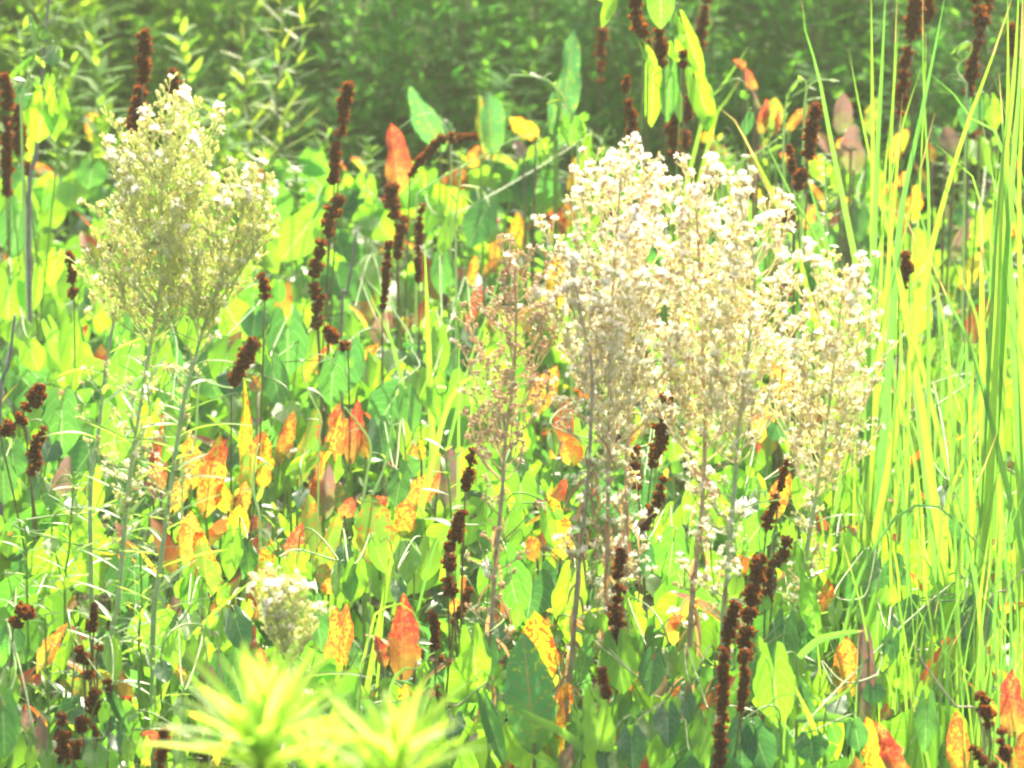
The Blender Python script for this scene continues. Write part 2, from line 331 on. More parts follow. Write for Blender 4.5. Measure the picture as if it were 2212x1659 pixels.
# ---------------------------------------------------------------- builders
def rnd(a, b): return random.uniform(a, b)
DK = []
def leaf_between(parent, kind, base, tip, Wm, M_true=.85, name='leaf', yaw=None, back=.0, mesh=None, **kw):
    """one leaf from base to tip (world points), apparent width Wm metres"""
    base = Vector(base); tip = Vector(tip); ax = tip - base; L = ax.length
    view = (base - Vector((0, 0, CAMZ))).normalized()
    zax = -view; yax = ax.normalized()
    true = max(Wm, L * M_true * (.0 if kind not in ('heart',) else .72)) 
    ph = math.acos(max(.25, min(1, Wm / true))) * random.choice((-1, 1)) if yaw is None else yaw
    z = zax - yax * zax.dot(yax); z.normalize()
    z = Matrix.Rotation(ph, 3, yax) @ z
    me = mesh or random.choice(TPL[kind])
    return part(name, me, parent, frame(base, yax, z, L, true if kind.startswith('heart') else Wm / .42), **kw)
def heart_vine(label, tile, leaves, mk='heart', h=.40, group=None, climb=None, d=None, cat='vine'):
    """leaves: (Xnotch, Ynotch, Xtip, Ytip, W[, material key]) in pixels of one enlarged ninth of the picture"""
    pts = []
    for lf in leaves:
        c, r = tile; x0, y0 = T(c, r, lf[0], lf[1]); x1, y1 = T(c, r, lf[2], lf[3])
        lab = ((x0 - x1) ** 2 + (y0 - y1) ** 2) ** .5
        dd = d or d_for(x1, y1 , h - .05) - rnd(0, .04)
        dd = dd - .02
        p0 = at_d(x0, y0, dd + rnd(0, .02)); p1 = at_d(x1, y1, dd - rnd(.005, .03)); W = lf[4] / 3.0 * mpp(dd) * 1.24
        pts.append((p0, p1, W, lf[5] if len(lf) > 5 else mk))
    cx = sum(p[0].x for p in pts) / len(pts); cyy = sum(p[0].y for p in pts) / len(pts)
    root = Vector((cx + rnd(-.03, .03), cyy + .06, 0))
    t = thing('heart_leaf_vine', label, cat, root, group)
    B = MB()
    order = sorted(pts, key=lambda p: p[0].z)
    prev = [root + Vector((0, 0, -.01)), root + Vector((rnd(-.02, .02), .0, .12))]
    path = prev + [p[0] + Vector((rnd(-.008, .008), .025, .012)) for p in order]
    if len(path) > 2: tube(B, smooth(path, 8 * len(path)), .0017, .0011, 5, tint=.3)
    for p0, p1, W, k in pts:
        q = p0 + Vector((rnd(-.01, .01), .025, .012))
        tube(B, smooth([q, q.lerp(p0, .5) + Vector((0, 0, .008)), p0], 5), .0009, .0007, 4)
    # a curling tendril or two with small unopened leaves
    for k in range(random.choice((1, 2, 2, 3))):
        s = random.choice(path[1:]); a = rnd(0, 6.28); l = rnd(.04, .09)
        tip = s + Vector((math.cos(a) * l, math.sin(a) * l * .5, rnd(.01, .06)))
        tube(B, smooth([s, s.lerp(tip, .5) + Vector((0, 0, .025)), tip], 9), .0009, .0005, 4)
    part('stem', B.mesh('stem', M_['green_stem']), t)
    for p0, p1, W, k in pts: leaf_between(t, k, p0, p1, W, name='leaf')
    # small side leaves, as between the large ones
    for k in range(random.choice((1, 2, 3))):
        s = random.choice(path[2:]) if len(path) > 2 else path[-1]; l = rnd(.012, .028)
        p0 = s + Vector((rnd(-.03, .03), rnd(-.01, .03), rnd(-.02, .02))); p1 = p0 + Vector((rnd(-.5, .5) * l, -rnd(.1, .6) * l, -rnd(.1, 1) * l))
        leaf_between(t, random.choice(('heart', 'heart_lit', mk)), p0, p1, l * .8, name='leaf')
    return t
def dock_clump(label, tile, leaves, h=.34, d=None, group=None, name='dock_plant', cat='dock plant', off=0):
    """leaves: (Xbase, Ybase, Xtip, Ytip, W, material key)"""
    c, r = tile; pts = []
    for lf in leaves:
        x0, y0 = T(c, r, lf[0], lf[1]); x1, y1 = T(c, r, lf[2], lf[3])
        dd = d or d_for(x0, y0, h - .02)
        for q in (.2, .5, .8): DK.append((x0 + (x1 - x0) * q, y0 + (y1 - y0) * q))
        dd += off + rnd(-.02, .02)
        lean = rnd(-.02, .04)
        pts.append((at_d(x0, y0, dd), at_d(x1, y1, dd + lean), lf[4] / 3.0 * mpp(dd), lf[5]))
    root = Vector((sum(p[0].x for p in pts) / len(pts), sum(p[0].y for p in pts) / len(pts) + .02, 0))
    t = thing(name, label, cat, root, group); B = MB()
    for p0, p1, W, k in pts:
        tube(B, smooth([root, root.lerp(p0, .5) + (p0 - root) * .1 + Vector((0, 0, .02)), p0], 8), .0035, .002, 6)
    part('stem', B.mesh('stem', M_['brown_stem'] if random.random() < .5 else M_['green_stem']), t)
    for p0, p1, W, k in pts:
        leaf_between(t, k, p0 - (p1 - p0) * .12, p1 + (p1 - p0) * .06, W * 1.06, yaw=rnd(-.6, .6), name='leaf')
    return t
def seed_stalk(label, runs, d=None, tile=None, group=None, ground=True):
    """runs: [(radius px, [(px, py), ...]), ...] in pixels of the 2212-wide view; each run is a spike of seed whorls"""
    low = max((p for rr in runs for p in rr[1]), key=lambda p: p[1])
    d = d or d_for(low[0], low[1], .30)
    m = mpp(d); base = at_d(low[0], low[1], d); root = Vector((base.x + rnd(-.02, .02), d + .10, 0))
    t = thing('seed_stalk', label, 'seed stalk', root, group); B = MB(); wh = []; DK.append((low[0], low[1] - 10))
    for r, P in runs:
        dz = rnd(-.02, .02); W = [at_d(x, y, d + dz) for x, y in P]
        low_p = W[-1] if P[-1][1] > P[0][1] else W[0]
        path = smooth(W, 24); tube(B, path, .0022, .0018, 5)
        tube(B, smooth([low_p, low_p.lerp(root, .45) + Vector((rnd(-.01, .01), .03, 0)), root], 8), .0014, .0018, 5)
        ln = sum((path[i + 1] - path[i]).length for i in range(23)); n = max(2, int(ln / (r * m * .95)))
        for i in range(n):
            f = (i + .5 + rnd(-.28, .28)) / n; k = min(22, int(f * 23)); c = path[k].lerp(path[k + 1], f * 23 - k)
            if random.random() < .04: continue
            e = 1 - .18 * abs(2 * f - 1) ** 2; wh.append((c, (path[k + 1] - path[k]), r * m * 1.38 * e * rnd(.8, 1.15)))
    part('stem', B.mesh('stem', M_['brown_stem']), t)
    for c, ax, r in wh:
        x = Vector((rnd(-1, 1), rnd(-1, 1), .1))
        part('seed_cluster', random.choice(TPL['whorl']), t, frame(c + Vector((rnd(-.2, .2) * r, 0, 0)), ax.cross(x), ax, r))
    return t
def aster(label, path, d, top, Wpx, style, nbr=26, heads=40, lin=0, dried=0, spread=1.0, density=1.0, lean=0):
    """path: stem pixels from top to base; top: fraction of stem that bears the panicle; Wpx: half width of the panicle in pixels"""
    m = mpp(d); P = [at_d(x, y, d) for x, y in path]; root = Vector((P[-1].x, d, 0))
    if P[-1].z > .01: P.append(root)
    SP_ = arc(smooth(P, 90), 60); zt = at_d(path[0][0], top, d).z; top = sum(1 for q in SP_ if q.z > zt) / 59.0; t = thing('aster_plant', label, 'wildflower', root)
    tw, st, bd = {'green': ('aster_twig', 'aster_stem', 'bud'), 'cream': ('cream_twig', 'tan_stem', 'bud'), 'creamgreen': ('cream_twig', 'aster_stem', 'bud'), 'dry': ('dry_twig', 'tan_stem', 'bud_tan')}[style]
    B = MB(); tube(B, SP_[::-1], .0050, .0016, 7, bump=.14)
    Bb = MB(); Bd = MB(); Bf = MB(); spots = []
    sdn = {'green': (.86, .08, .06), 'cream': (.28, .27, .45), 'creamgreen': (.5, .17, .33), 'dry': (.05, .92, .03)}[style]
    HW = Wpx * m
    budv = [blob_arr(.0014 * q, .0052 * q) for q in (.85, 1.15)]; star = blob_arr(.0019, .0026, top=1.5)
    fl = [fluff_arr(30, .0060, .00028) for _ in range(4)]
    def head(p, dr):
        ty = random.random(); M = frame(p, dr.cross(Vector((rnd(-1, 1), rnd(-1, 1), .2))), dr, 1)
        if ty < sdn[0]: V, F, A = random.choice(budv); Bd.add(xf(V, M), F, A, 0)
        elif ty < sdn[0] + sdn[1]: V, F, A = star; Bd.add(xf(V, M), F, A, 1)
        else:
            V, F, A = random.choice(budv); Bd.add(xf(V, M), F, A, 0); V, F, A = random.choice(fl); Bf.add(xf(V + [0, 0, .004], M), F, A)
        spots.append((p, dr))
    up = Vector((0, 0, 1))
    for i in range(nbr // 2):      # short sparse side shoots below the head
        k = int((top + rnd(.0, .26)) * 59); o = SP_[min(58, k)]; az = i * 2.39996; dr = Vector((math.cos(az), math.sin(az), rnd(.5, 1.4))).normalized(); L = rnd(.012, .05)
        e = o + dr * L; tube(B, [o, o.lerp(e, .5) + up * -.002, e], .0009, .0005, 4); head(e, dr)
        for q in range(4):
            s3 = o.lerp(e, rnd(.35, .95)); d3 = (dr + Vector((rnd(-1, 1), rnd(-1, 1), rnd(-.2, 1)))).normalized(); e3 = s3 + d3 * rnd(.005, .013); tube(B, [s3, e3], .0006, .0005, 3); head(e3, d3)
    part('stem', B.mesh('stem', M_[st]), t)
    for i in range(nbr):
        f = ((i + .3) / nbr) ** .72; k = int(f * top * 59); o = SP_[k]
        # envelope: narrow at the tip, widest two thirds down
        en = np.interp(f, [0, .12, .4, .7, 1], [.26, .55, .85, 1.0, .9]); L = HW * en * random.choice((rnd(.45, .8), rnd(.85, 1.25))) * 1.32
        az = i * 2.39996 + rnd(-.4, .4); el = R(rnd(38, 62) * spread)
        hd = Vector((math.cos(az), math.sin(az), 0)); dr = (hd * math.cos(el) + up * math.sin(el))
        end = o + dr * L + up * L * .10; bp = smooth([o, o + (hd * math.cos(el * .8) + up * math.sin(el * .8)) * L * .5, end], 9)
        tube(Bb, bp, .0013, .0006, 4)
        ns = max(4, int(L / .0155 * density))
        for j in range(ns):
            g_ = .18 + .82 * ((j + rnd(0, .8)) / ns) ** .7; kk = min(7, int(g_ * 8)); o2 = bp[kk].lerp(bp[kk + 1], g_ * 8 - kk)
            l2 = L * rnd(.12, .34) * (1.15 - g_ * .6) + .006
            d2 = (dr * .7 + Vector((rnd(-1, 1), rnd(-1, 1), rnd(-.3, 1))) * .8 + up * .4).normalized()
            e2 = o2 + d2 * l2; tube(Bb, [o2, o2.lerp(e2, .5) + up * l2 * -.04, e2], .0008, .0006, 3)
            head(e2, d2)
            for q in range(random.choice((2, 3, 4))):
                s3 = o2.lerp(e2, rnd(.3, .85)); d3 = (d2 + Vector((rnd(-1, 1), rnd(-1, 1), rnd(-.2, 1)))).normalized(); e3 = s3 + d3 * rnd(.005, .013)
                tube(Bb, [s3, e3], .0006, .0005, 3); head(e3, d3)
    # terminal spike of heads
    for q in range(10):
        o2 = SP_[0].lerp(SP_[2], rnd(0, 1)); d2 = Vector((rnd(-.6, .6), rnd(-.6, .6), 1)).normalized(); e2 = o2 + d2 * rnd(.006, .02)
        tube(Bb, [o2, e2], .0005, .0004, 3); head(e2, d2)
    part('panicle', Bb.mesh('panicle', M_[tw]), t)
    part('bud_cluster', Bd.mesh('bud_cluster', [M_[bd], M_['bud_tan']]), t, kind='stuff')
    if Bf.n: part('seed_fluff', Bf.mesh('seed_fluff', M_['fluff']), t, kind='stuff')
    # open white seed heads: mostly on the outside and top of the panicle
    zs = sorted(spots, key=lambda s: -(s[0].z - SP_[int(top * 59)].z) / HW * .08 - rnd(0, 1.0) - (.35 if s[0].y < d else 0))
    for p, dr in zs[:heads]:
        s = rnd(.6, 1.2) * 1.1
        part('seed_head', random.choice(TPL['head']), t, frame(p, dr.cross(Vector((.3, .8, .2))), dr, s))
    # linear stem leaves arching out and down
    lin = int(lin * 1.7)
    for i in range(lin):
        f = top + (1 - top) * (.02 + .8 * (i + rnd(0, .7)) / lin); o = SP_[min(59, int(f * 59))]; az = i * 2.4 + rnd(-.4, .4); l = rnd(.05, .10)
        hd = Vector((math.cos(az), math.sin(az) * .8, rnd(.15, .6))).normalized()
        part('leaf', random.choice(TPL['lance']), t, frame(o, hd, up + hd * .2, l, rnd(.007, .0105) / .12))
    for i in range(dried):
        f = top + (1 - top) * (.05 + .8 * (i + rnd(0, .7)) / dried); o = SP_[min(59, int(f * 59))]; az = i * 2.4 + rnd(-.4, .4); l = rnd(.025, .06)
        hd = Vector((math.cos(az), math.sin(az), rnd(-1.2, -.2))).normalized()
        part('dried_leaf', random.choice(TPL['dried']), t, frame(o, hd, up + hd * .3, l, rnd(.004, .008) / .12))
    return t
def blade_part(parent, P, wpx, d, mat='blade', dd=0):
    """a grass blade through the given view pixels (base to tip)"""
    if isinstance(d, tuple): ds = np.linspace(d[0], d[1], len(P))
    else: ds = [d] * len(P)
    W = [at_d(x, y, q) for (x, y), q in zip(P, ds)]; n = 26
    C = arc(smooth(W, 80), n); hwid = wpx * mpp(float(np.mean(ds))) / 2; B = MB(); V = []; A = []
    yaw = rnd(-.7, .7); tw = rnd(-.5, .5); ti = random.random()
    for i, c in enumerate(C):
        u = i / (n - 1); tg = (C[min(i + 1, n - 1)] - C[max(i - 1, 0)]).normalized(); s = tg.cross(Vector((0, -1, .2))).normalized()
        nn = s.cross(tg); a = yaw + tw * u; s2 = s * math.cos(a) + nn * math.sin(a); n2 = nn * math.cos(a) - s * math.sin(a)
        w_ = hwid * float(prof('blade', u)) / max(.6, math.cos(a)) * 1.05
        for sg in (-1, 0, 1):
            q = c + s2 * (w_ * sg) + n2 * (w_ * .45 * abs(sg)); V.append(tuple(q)); A.append((abs(sg), u, ti, 1))
    B.add(V, gf(n, 3), A); return part('blade', B.mesh('blade', M_[mat]), parent)
# ================================================================ THE PLANTS
HL, HS = 'heart_lit', 'heart_shaded'
GV = 'heart-leaved vines in the thicket'
# ---- tall asters -------------------------------------------------------------
aster('tall green-stemmed aster with a dense pointed panicle tipped in white fluff, tallest at left', [(360, 264), (350, 420), (345, 620), (318, 790), (290, 960), (272, 1110), (255, 1300), (240, 1420)], 7.65, 760, 150, 'green', 96, 34, 26, 0, density=1.35)
aster('shorter green aster whose rounded head joins the right side of the tallest left one', [(532, 412), (506, 520), (455, 660), (425, 760), (395, 880), (370, 1050), (345, 1230), (330, 1400)], 7.6, 750, 112, 'green', 64, 24, 26, 0, density=1.3)
aster('thin leaning aster at the left side of the left cluster, behind the tallest', [(290, 420), (268, 560), (248, 680), (228, 800), (210, 960), (195, 1100)], 7.9, 740, 70, 'green', 26, 12, 12, 0, density=1.1)
aster('small pale aster with tight buds just above the blurred yellow shoots', [(612, 1285), (618, 1340), (625, 1420), (630, 1500)], 7.1, 1440, 84, 'green', 38, 16, 6, 0, density=1.0)
aster('dried light-brown aster without white fluff, left of the big cream ones', [(1112, 580), (1115, 700), (1108, 830), (1092, 950), (1085, 1060), (1068, 1250), (1058, 1430), (1050, 1560)], 7.45, 1060, 130, 'dry', 44, 0, 0, 22, density=1.1)
aster('cream aster on a thick dark-brown stem, first stem of the big central group', [(1232, 560), (1255, 680), (1278, 790), (1276, 930), (1268, 1060), (1250, 1230), (1235, 1420), (1222, 1560)], 7.4, 880, 100, 'cream', 22, 14, 0, 36, density=.9)
aster('tallest cream aster with the widest froth of white fluff at the centre', [(1342, 362), (1338, 440), (1328, 560), (1320, 720), (1316, 880), (1314, 1040), (1312, 1200), (1308, 1400), (1300, 1520)], 7.5, 1010, 160, 'cream', 70, 75, 0, 36, density=1.2)
aster('slim pale green stem of aster directly right of the tallest cream one, head behind it', [(1395, 400), (1375, 560), (1362, 720), (1360, 860), (1354, 1000), (1354, 1180), (1345, 1380)], 7.7, 930, 112, 'cream', 50, 26, 0, 16, density=1.0)
aster('broad cream aster with an upright brown stem, right half of the central froth', [(1502, 400), (1508, 520), (1516, 680), (1522, 850), (1522, 980), (1515, 1120), (1500, 1260), (1490, 1400)], 7.6, 1000, 150, 'cream', 70, 66, 0, 30, density=1.2)
aster('green-stemmed cream aster leaning right behind the brown-stemmed one', [(1592, 420), (1628, 560), (1625, 680), (1612, 800), (1598, 910), (1588, 1040), (1575, 1200), (1560, 1400)], 7.5, 1010, 125, 'creamgreen', 60, 38, 5, 8, density=1.0)
aster('separate cream aster with round white tufts at the edge of the tall grass', [(1822, 612), (1812, 700), (1800, 800), (1785, 930), (1768, 1040), (1745, 1180), (1730, 1340)], 7.75, 1080, 140, 'creamgreen', 66, 48, 8, 6, density=1.0)
# ---- brown seed stalks ---------------------------------------------------------
S = seed_stalk; GS = 'rusty brown dock seed stalks'
def SS(label, runs, d=None): return S(label, runs, d, group=GS)
SS('tall rusty seed stalk rising behind the peak of the left green aster', [(14, [(315, 66), (312, 120), (308, 178)]), (15, [(306, 185), (296, 235), (286, 300)])], 9.2)
SS('short seed stalk showing above the left green aster, right of the taller stalk', [(12, [(373, 148), (374, 190), (380, 250)])], 9.3)
SS('seed stalk cut by the left edge of the photo, upper of two', [(12, [(8, 160), (14, 200), (20, 240)]), (12, [(16, 250), (14, 420)])], 9.6)
SS('double seed stalk beside the grey climbing stick at left', [(14, [(34, 232), (40, 285), (48, 338)]), (9, [(56, 350), (60, 380)])], 9.4)
SS('tallest seed stalk left of centre, straight above the heart leaves', [(13, [(752, 178), (745, 230), (735, 300)]), (12, [(728, 310), (722, 350), (722, 398)]), (15, [(738, 420), (715, 460), (708, 510)]), (13, [(700, 520), (688, 560), (676, 600)]), (13, [(680, 610), (684, 660), (688, 705)])], 9.0)
SS('seed stalk bending over to the right like an arm below the red leaf', [(10, [(1030, 294), (990, 298), (955, 300), (930, 325), (905, 350), (885, 385)]), (16, [(845, 395), (850, 430), (856, 470)]), (11, [(870, 470), (862, 520), (858, 560)])], 9.4)
SS('thin sparse seed stalk just right of the bent one', [(8, [(912, 440), (905, 500), (903, 560), (905, 612)])], 9.0)
SS('small dark seed stalk among bright heart leaves left of the green aster', [(10, [(150, 545), (155, 590), (160, 645)])], 8.9)
SS('stout seed stalk leaning behind the heart leaves right of the left aster', [(12, [(564, 592), (570, 620), (572, 645)]), (15, [(555, 735), (535, 765), (515, 800), (500, 835)])], 8.5)
SS('drooping short seed stalk under the tall one, pointing down right', [(12, [(702, 708), (722, 730), (752, 756)])], 8.6)
SS('heavy leaning seed stalk at the left edge, halfway down', [(15, [(90, 828), (72, 865), (50, 885)]), (14, [(46, 900), (20, 925), (0, 935)]), (11, [(95, 920), (80, 960), (64, 990)]), (11, [(82, 985), (66, 1030)])], 8.1)
SS('seed stalk entering from the top right of centre, left of its neighbour', [(15, [(1372, -20), (1378, 30), (1392, 85)]), (12, [(1390, 90), (1400, 110)])], 9.0)
SS('crooked seed stalk at the top between two heart leaves', [(13, [(1427, 55), (1426, 100), (1434, 145)]), (10, [(1475, 110), (1478, 150)])], 9.1)
SS('single seed stalk dangling into the dark hedge at the top centre right', [(10, [(1526, -15), (1518, 40), (1514, 75), (1512, 115)])], 10.2)
SS('dim seed stalk in the hedge shade left of the upright heart leaves', [(10, [(1302, 65), (1298, 110), (1297, 180)])], 10.9)
SS('slim seed stalk standing just over the tallest cream aster', [(9, [(1355, 165), (1352, 200)]), (11, [(1358, 215), (1364, 270), (1368, 350)])], 9.3)
SS('thick seed stalk behind the cream asters, left one of a pair', [(13, [(1464, 200), (1456, 250), (1456, 295), (1460, 345)])], 9.5)
SS('seed stalk behind the cream asters, right one of a pair', [(10, [(1496, 150), (1490, 200), (1484, 260), (1480, 320)])], 9.7)
SS('rust-red seed stalk left of the tall grass blades near the curling tendrils', [(13, [(1765, 225), (1755, 280), (1745, 345)]), (12, [(1735, 355), (1722, 410)])], 8.9)
SS('broken row of seed whorls right of the cream froth', [(8, [(1706, 312), (1709, 350), (1710, 372)]), (12, [(1706, 430), (1705, 470), (1716, 515)])], 8.8)
SS('very tall seed stalk behind the grass, left of the two at the top right', [(15, [(1985, -20), (1972, 40), (1968, 90)]), (12, [(1962, 100), (1952, 170), (1944, 250)])], 9.4)
SS('side seed stalk close against the very tall one in the grass', [(10, [(2008, -10), (2004, 50)])], 9.5)
SS('rust-red seed stalk top right, nearest the corner', [(14, [(2106, -10), (2118, 40), (2122, 55)]), (11, [(2118, 60), (2104, 120), (2098, 165), (2090, 215)])], 9.3)
SS('thin seed stalk between grass blades at the right edge of the hedge', [(9, [(2138, -10), (2128, 40)]), (9, [(2186, 50), (2186, 120)])], 9.8)
SS('stub of a seed stalk in the shade behind grass stems', [(12, [(2098, 270), (2100, 310)])], 9.9)
SS('small block-like seed head right of the cream froth', [(11, [(1696, 583), (1698, 612), (1698, 640)])], 8.7)
SS('dark seed stalk half hidden by grass beside the round white tufts', [(14, [(1958, 540), (1955, 590), (1942, 625)])], 8.6)
SS('thick dark seed stalk between the stems of the central asters', [(16, [(1444, 850), (1436, 900), (1426, 950), (1408, 1010)])], 8.1)
SS('narrow dark seed stalk left of the thick one between the central asters', [(11, [(1376, 965), (1372, 1010), (1378, 1055)])], 8.0)
SS('lower dark seed stalk slanting down left under the thick one', [(12, [(1436, 1030), (1420, 1080), (1400, 1115), (1388, 1140)])], 7.9)
SS('curving seed stalk with spaced whorls left of the dried aster stem', [(11, [(1022, 970), (1012, 1020), (1005, 1060)]), (14, [(1000, 1100), (985, 1150), (965, 1195)]), (14, [(975, 1195), (966, 1240), (980, 1288)])], 7.6)
SS('small side spike crossing under the curving stalk', [(10, [(1014, 1270), (1000, 1310), (980, 1345)])], 7.8)
SS('short seed spike above the blurred yellow shoots', [(10, [(932, 1320), (940, 1360), (942, 1400)]), (10, [(950, 1424), (970, 1432)]), (7, [(942, 1480), (950, 1520)])], 7.5)
SS('dark seed stalk standing in front of the central aster stems', [(13, [(1342, 1185), (1336, 1240), (1332, 1300)]), (17, [(1332, 1310), (1334, 1350), (1334, 1392)])], 7.35)
SS('small dark spike between heart leaves at the foot of the asters', [(11, [(1298, 1440), (1306, 1475), (1314, 1510)])], 7.0)
SS('slim reddish seed stalk under the separate cream aster', [(8, [(1702, 990), (1692, 1030), (1682, 1060)]), (12, [(1678, 1065), (1665, 1110), (1656, 1140)])], 7.8)
SS('slanting seed stalk feeding into the big dark cluster from above right', [(14, [(1704, 1160), (1690, 1195), (1672, 1225)]), (12, [(1668, 1215), (1660, 1270), (1652, 1310)])], 7.45)
SS('biggest dark seed stalk, a thick double column lower right of centre', [(17, [(1640, 1205), (1632, 1260), (1618, 1330)]), (14, [(1592, 1300), (1575, 1350), (1565, 1410)]), (16, [(1618, 1330), (1608, 1400), (1612, 1430)])], 7.2)
SS('lower seed stalk with evenly stacked whorls running to the bottom edge', [(12, [(1563, 1400), (1562, 1470), (1560, 1540), (1556, 1620), (1550, 1665)]), (11, [(1610, 1400), (1608, 1480), (1600, 1535)])], 6.95)
SS('plump seed stalk at the lower left edge', [(18, [(58, 1310), (45, 1330), (28, 1360)]), (8, [(10, 1420), (0, 1430)])], 7.4)
SS('branched dark seed stalk lower left, upper part of the dark group', [(8, [(206, 1305), (202, 1350)]), (12, [(200, 1345), (194, 1368)]), (11, [(168, 1400), (180, 1430)]), (12, [(216, 1392), (208, 1420)]), (17, [(185, 1420), (192, 1465)])], 7.3)
SS('seed stalk directly under the branched one at lower left', [(15, [(206, 1490), (204, 1520), (200, 1548)]), (10, [(232, 1468), (240, 1500)])], 7.15)
SS('left arm of the dark seed group at the bottom left', [(12, [(130, 1540), (132, 1570)]), (14, [(136, 1585), (138, 1620), (134, 1655)])], 6.95)
SS('right arm of the dark seed group at the bottom left', [(12, [(172, 1545), (178, 1580)]), (12, [(165, 1600), (160, 1640)]), (9, [(205, 1570), (208, 1600)])], 7.0)
SS('short thick seed spike cut by the bottom edge left of the yellow shoots', [(12, [(356, 1575), (352, 1610), (348, 1665)])], 6.7)
SS('seed stalk at the bottom right corner, upper curved part', [(13, [(2112, 1495), (2130, 1520)]), (15, [(2128, 1530), (2138, 1570)])], 7.1)
SS('seed stalk hooking up from the bottom right corner', [(12, [(2162, 1575), (2168, 1620), (2180, 1645)]), (11, [(2104, 1615), (2120, 1640), (2150, 1660)])], 6.95)
SS('thin dry seed spike in the grass right of the last cream aster', [(4, [(2010, 955), (2012, 990), (2004, 1010)])], 8.4)
SS('few seed whorls inside the last cream aster', [(9, [(1704, 695), (1714, 720)]), (8, [(1752, 870), (1756, 940)])], 8.6)
SS('green unripe seed spike right of the bent brown stalk', [(8, [(840, 520), (835, 570), (832, 620), (826, 670)])], 8.8)
# ---- heart-leaved vines (tiles are ninths of the picture) -----------------------
V = heart_vine
V('vine twining up the grey stick with two bright overlapping heart leaves', (0, 0), [(280, 665, 248, 930, 180, HL), (372, 680, 362, 905, 140, HL), (350, 330, 342, 430, 85, HS), (200, 160, 232, 330, 40), (110, 460, 60, 490, 30), (190, 385, 110, 465, 35), (380, 330, 400, 380, 40, HL)], d=9.3)
V('heart leaves at the left edge under the climbing stick, one large and shaded', (0, 0), [(125, 1385, 80, 1655, 225, HS), (60, 1290, 30, 1500, 190, HL), (200, 1330, 215, 1490, 90, HL)])
V('small dark heart leaf and bright neighbour behind the grey stick', (0, 0), [(70, 1100, 82, 1215, 130, HS), (170, 790, 186, 1080, 85, HL), (25, 990, 20, 1080, 60, HL), (130, 600, 130, 720, 110, HS)], d=9.8)
V('heart leaf half lit beside the tall brown seed stalk', (0, 0), [(2010, 1440, 1820, 1690, 220, 'heart'), (2080, 1330, 1960, 1440, 110, HS)])
V('bright heart leaves hanging from the top edge beside brown seed whorls', (1, 0), [(1755, 0, 1690, 175, 75, HL), (2070, -60, 2072, 190, 150, 'heart'), (1970, 320, 2045, 455, 60, HL)], d=9.0)
V('upright vine with a long bright leaf left of the paired seed stalks', (1, 0), [(2020, 470, 2008, 830, 115, HL), (2130, 500, 2110, 800, 100, HS), (2160, 300, 2190, 400, 90, HL), (2180, 640, 2195, 780, 60, HL)], d=9.15)
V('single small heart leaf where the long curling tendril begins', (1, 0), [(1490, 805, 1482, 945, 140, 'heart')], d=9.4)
V('large two-toned heart leaves right of the bent seed stalk', (1, 0), [(950, 1150, 862, 1262, 190, HL), (1300, 985, 1150, 1140, 130, HL), (1260, 1100, 1100, 1215, 150, HS), (1170, 1210, 1200, 1345, 120, HS), (1330, 1290, 1240, 1390, 120, HL)])
V('dark drooping heart leaf under the two-toned leaves', (1, 0), [(920, 1390, 830, 1590, 180, HS), (900, 1270, 960, 1400, 160, HS), (980, 1480, 950, 1580, 110, HL)])
V('round bright leaves left of the bent seed stalk', (1, 0), [(70, 1215, 60, 1300, 90, HL), (100, 1290, 20, 1350, 120, HS), (190, 1400, 80, 1440, 150, HL)])
V('narrow bright leaves between the bent stalk and the cream froth', (1, 0), [(1590, 940, 1560, 1130, 70, HL), (1420, 930, 1340, 965, 60, HL), (600, 1360, 530, 1500, 120, 'heart'), (700, 1460, 640, 1659, 90, HL)])
V('pale hanging leaves above the right side of the cream froth', (2, 0), [(20, 205, 140, 520, 90, HL), (90, 540, 200, 860, 130, HL), (430, 770, 395, 885, 60, HS), (150, 700, 160, 850, 90, HL)], d=9.3)
V('half-shaded heart leaf framed by grass near the top right', (2, 0), [(2000, 680, 2030, 850, 100, HL), (1880, 680, 1850, 870, 150, HS), (1920, 950, 1960, 1060, 110, HL)], d=9.6)
V('bright leaves at the foot of the slanting first grass blade', (2, 0), [(1150, 1100, 1150, 1260, 150, HL), (1145, 1370, 1150, 1560, 120, HS), (880, 1060, 920, 1180, 120, HL), (1500, 1550, 1560, 1680, 170, HL)])
V('heart leaves left of the broken row of seed whorls', (2, 0), [(350, 1080, 310, 1230, 120, HL), (520, 1400, 610, 1540, 90, HS), (560, 1500, 560, 1630, 80, HL), (420, 1110, 330, 1190, 80, HS)])
V('bright heart leaves among the right grass, upper part', (2, 0), [(1900, 930, 1890, 1060, 110, HL), (1960, 990, 2000, 1120, 100, 'heart'), (1820, 1380, 1800, 1480, 100, HS), (1950, 1420, 1900, 1600, 120, HL)])
V('big bright heart leaves at the left edge, level with the left aster stem', (0, 1), [(60, 185, 50, 420, 250, HL), (210, 100, 170, 400, 150, HL), (70, 200, 145, 310, 90, HS), (45, 90, 30, 200, 130, HL)])
V('bright heart leaves around the small dark seed stalk', (0, 1), [(360, 20, 320, 190, 120, HL), (600, 160, 560, 330, 160, HL), (440, 160, 420, 330, 120, HL), (500, 330, 480, 420, 130, HL), (580, 260, 600, 400, 70, HS)])
V('long pale folded leaves left of the leaning aster stem', (0, 1), [(350, 510, 475, 780, 110, 'heart'), (460, 500, 480, 880, 150, HL), (190, 600, 250, 745, 150, HL), (150, 460, 160, 560, 100, HL)])
V('heart leaf in half shade just right of the leaning aster stem', (0, 1), [(840, 630, 775, 945, 200, 'heart'), (1020, 610, 1010, 885, 190, HL)])
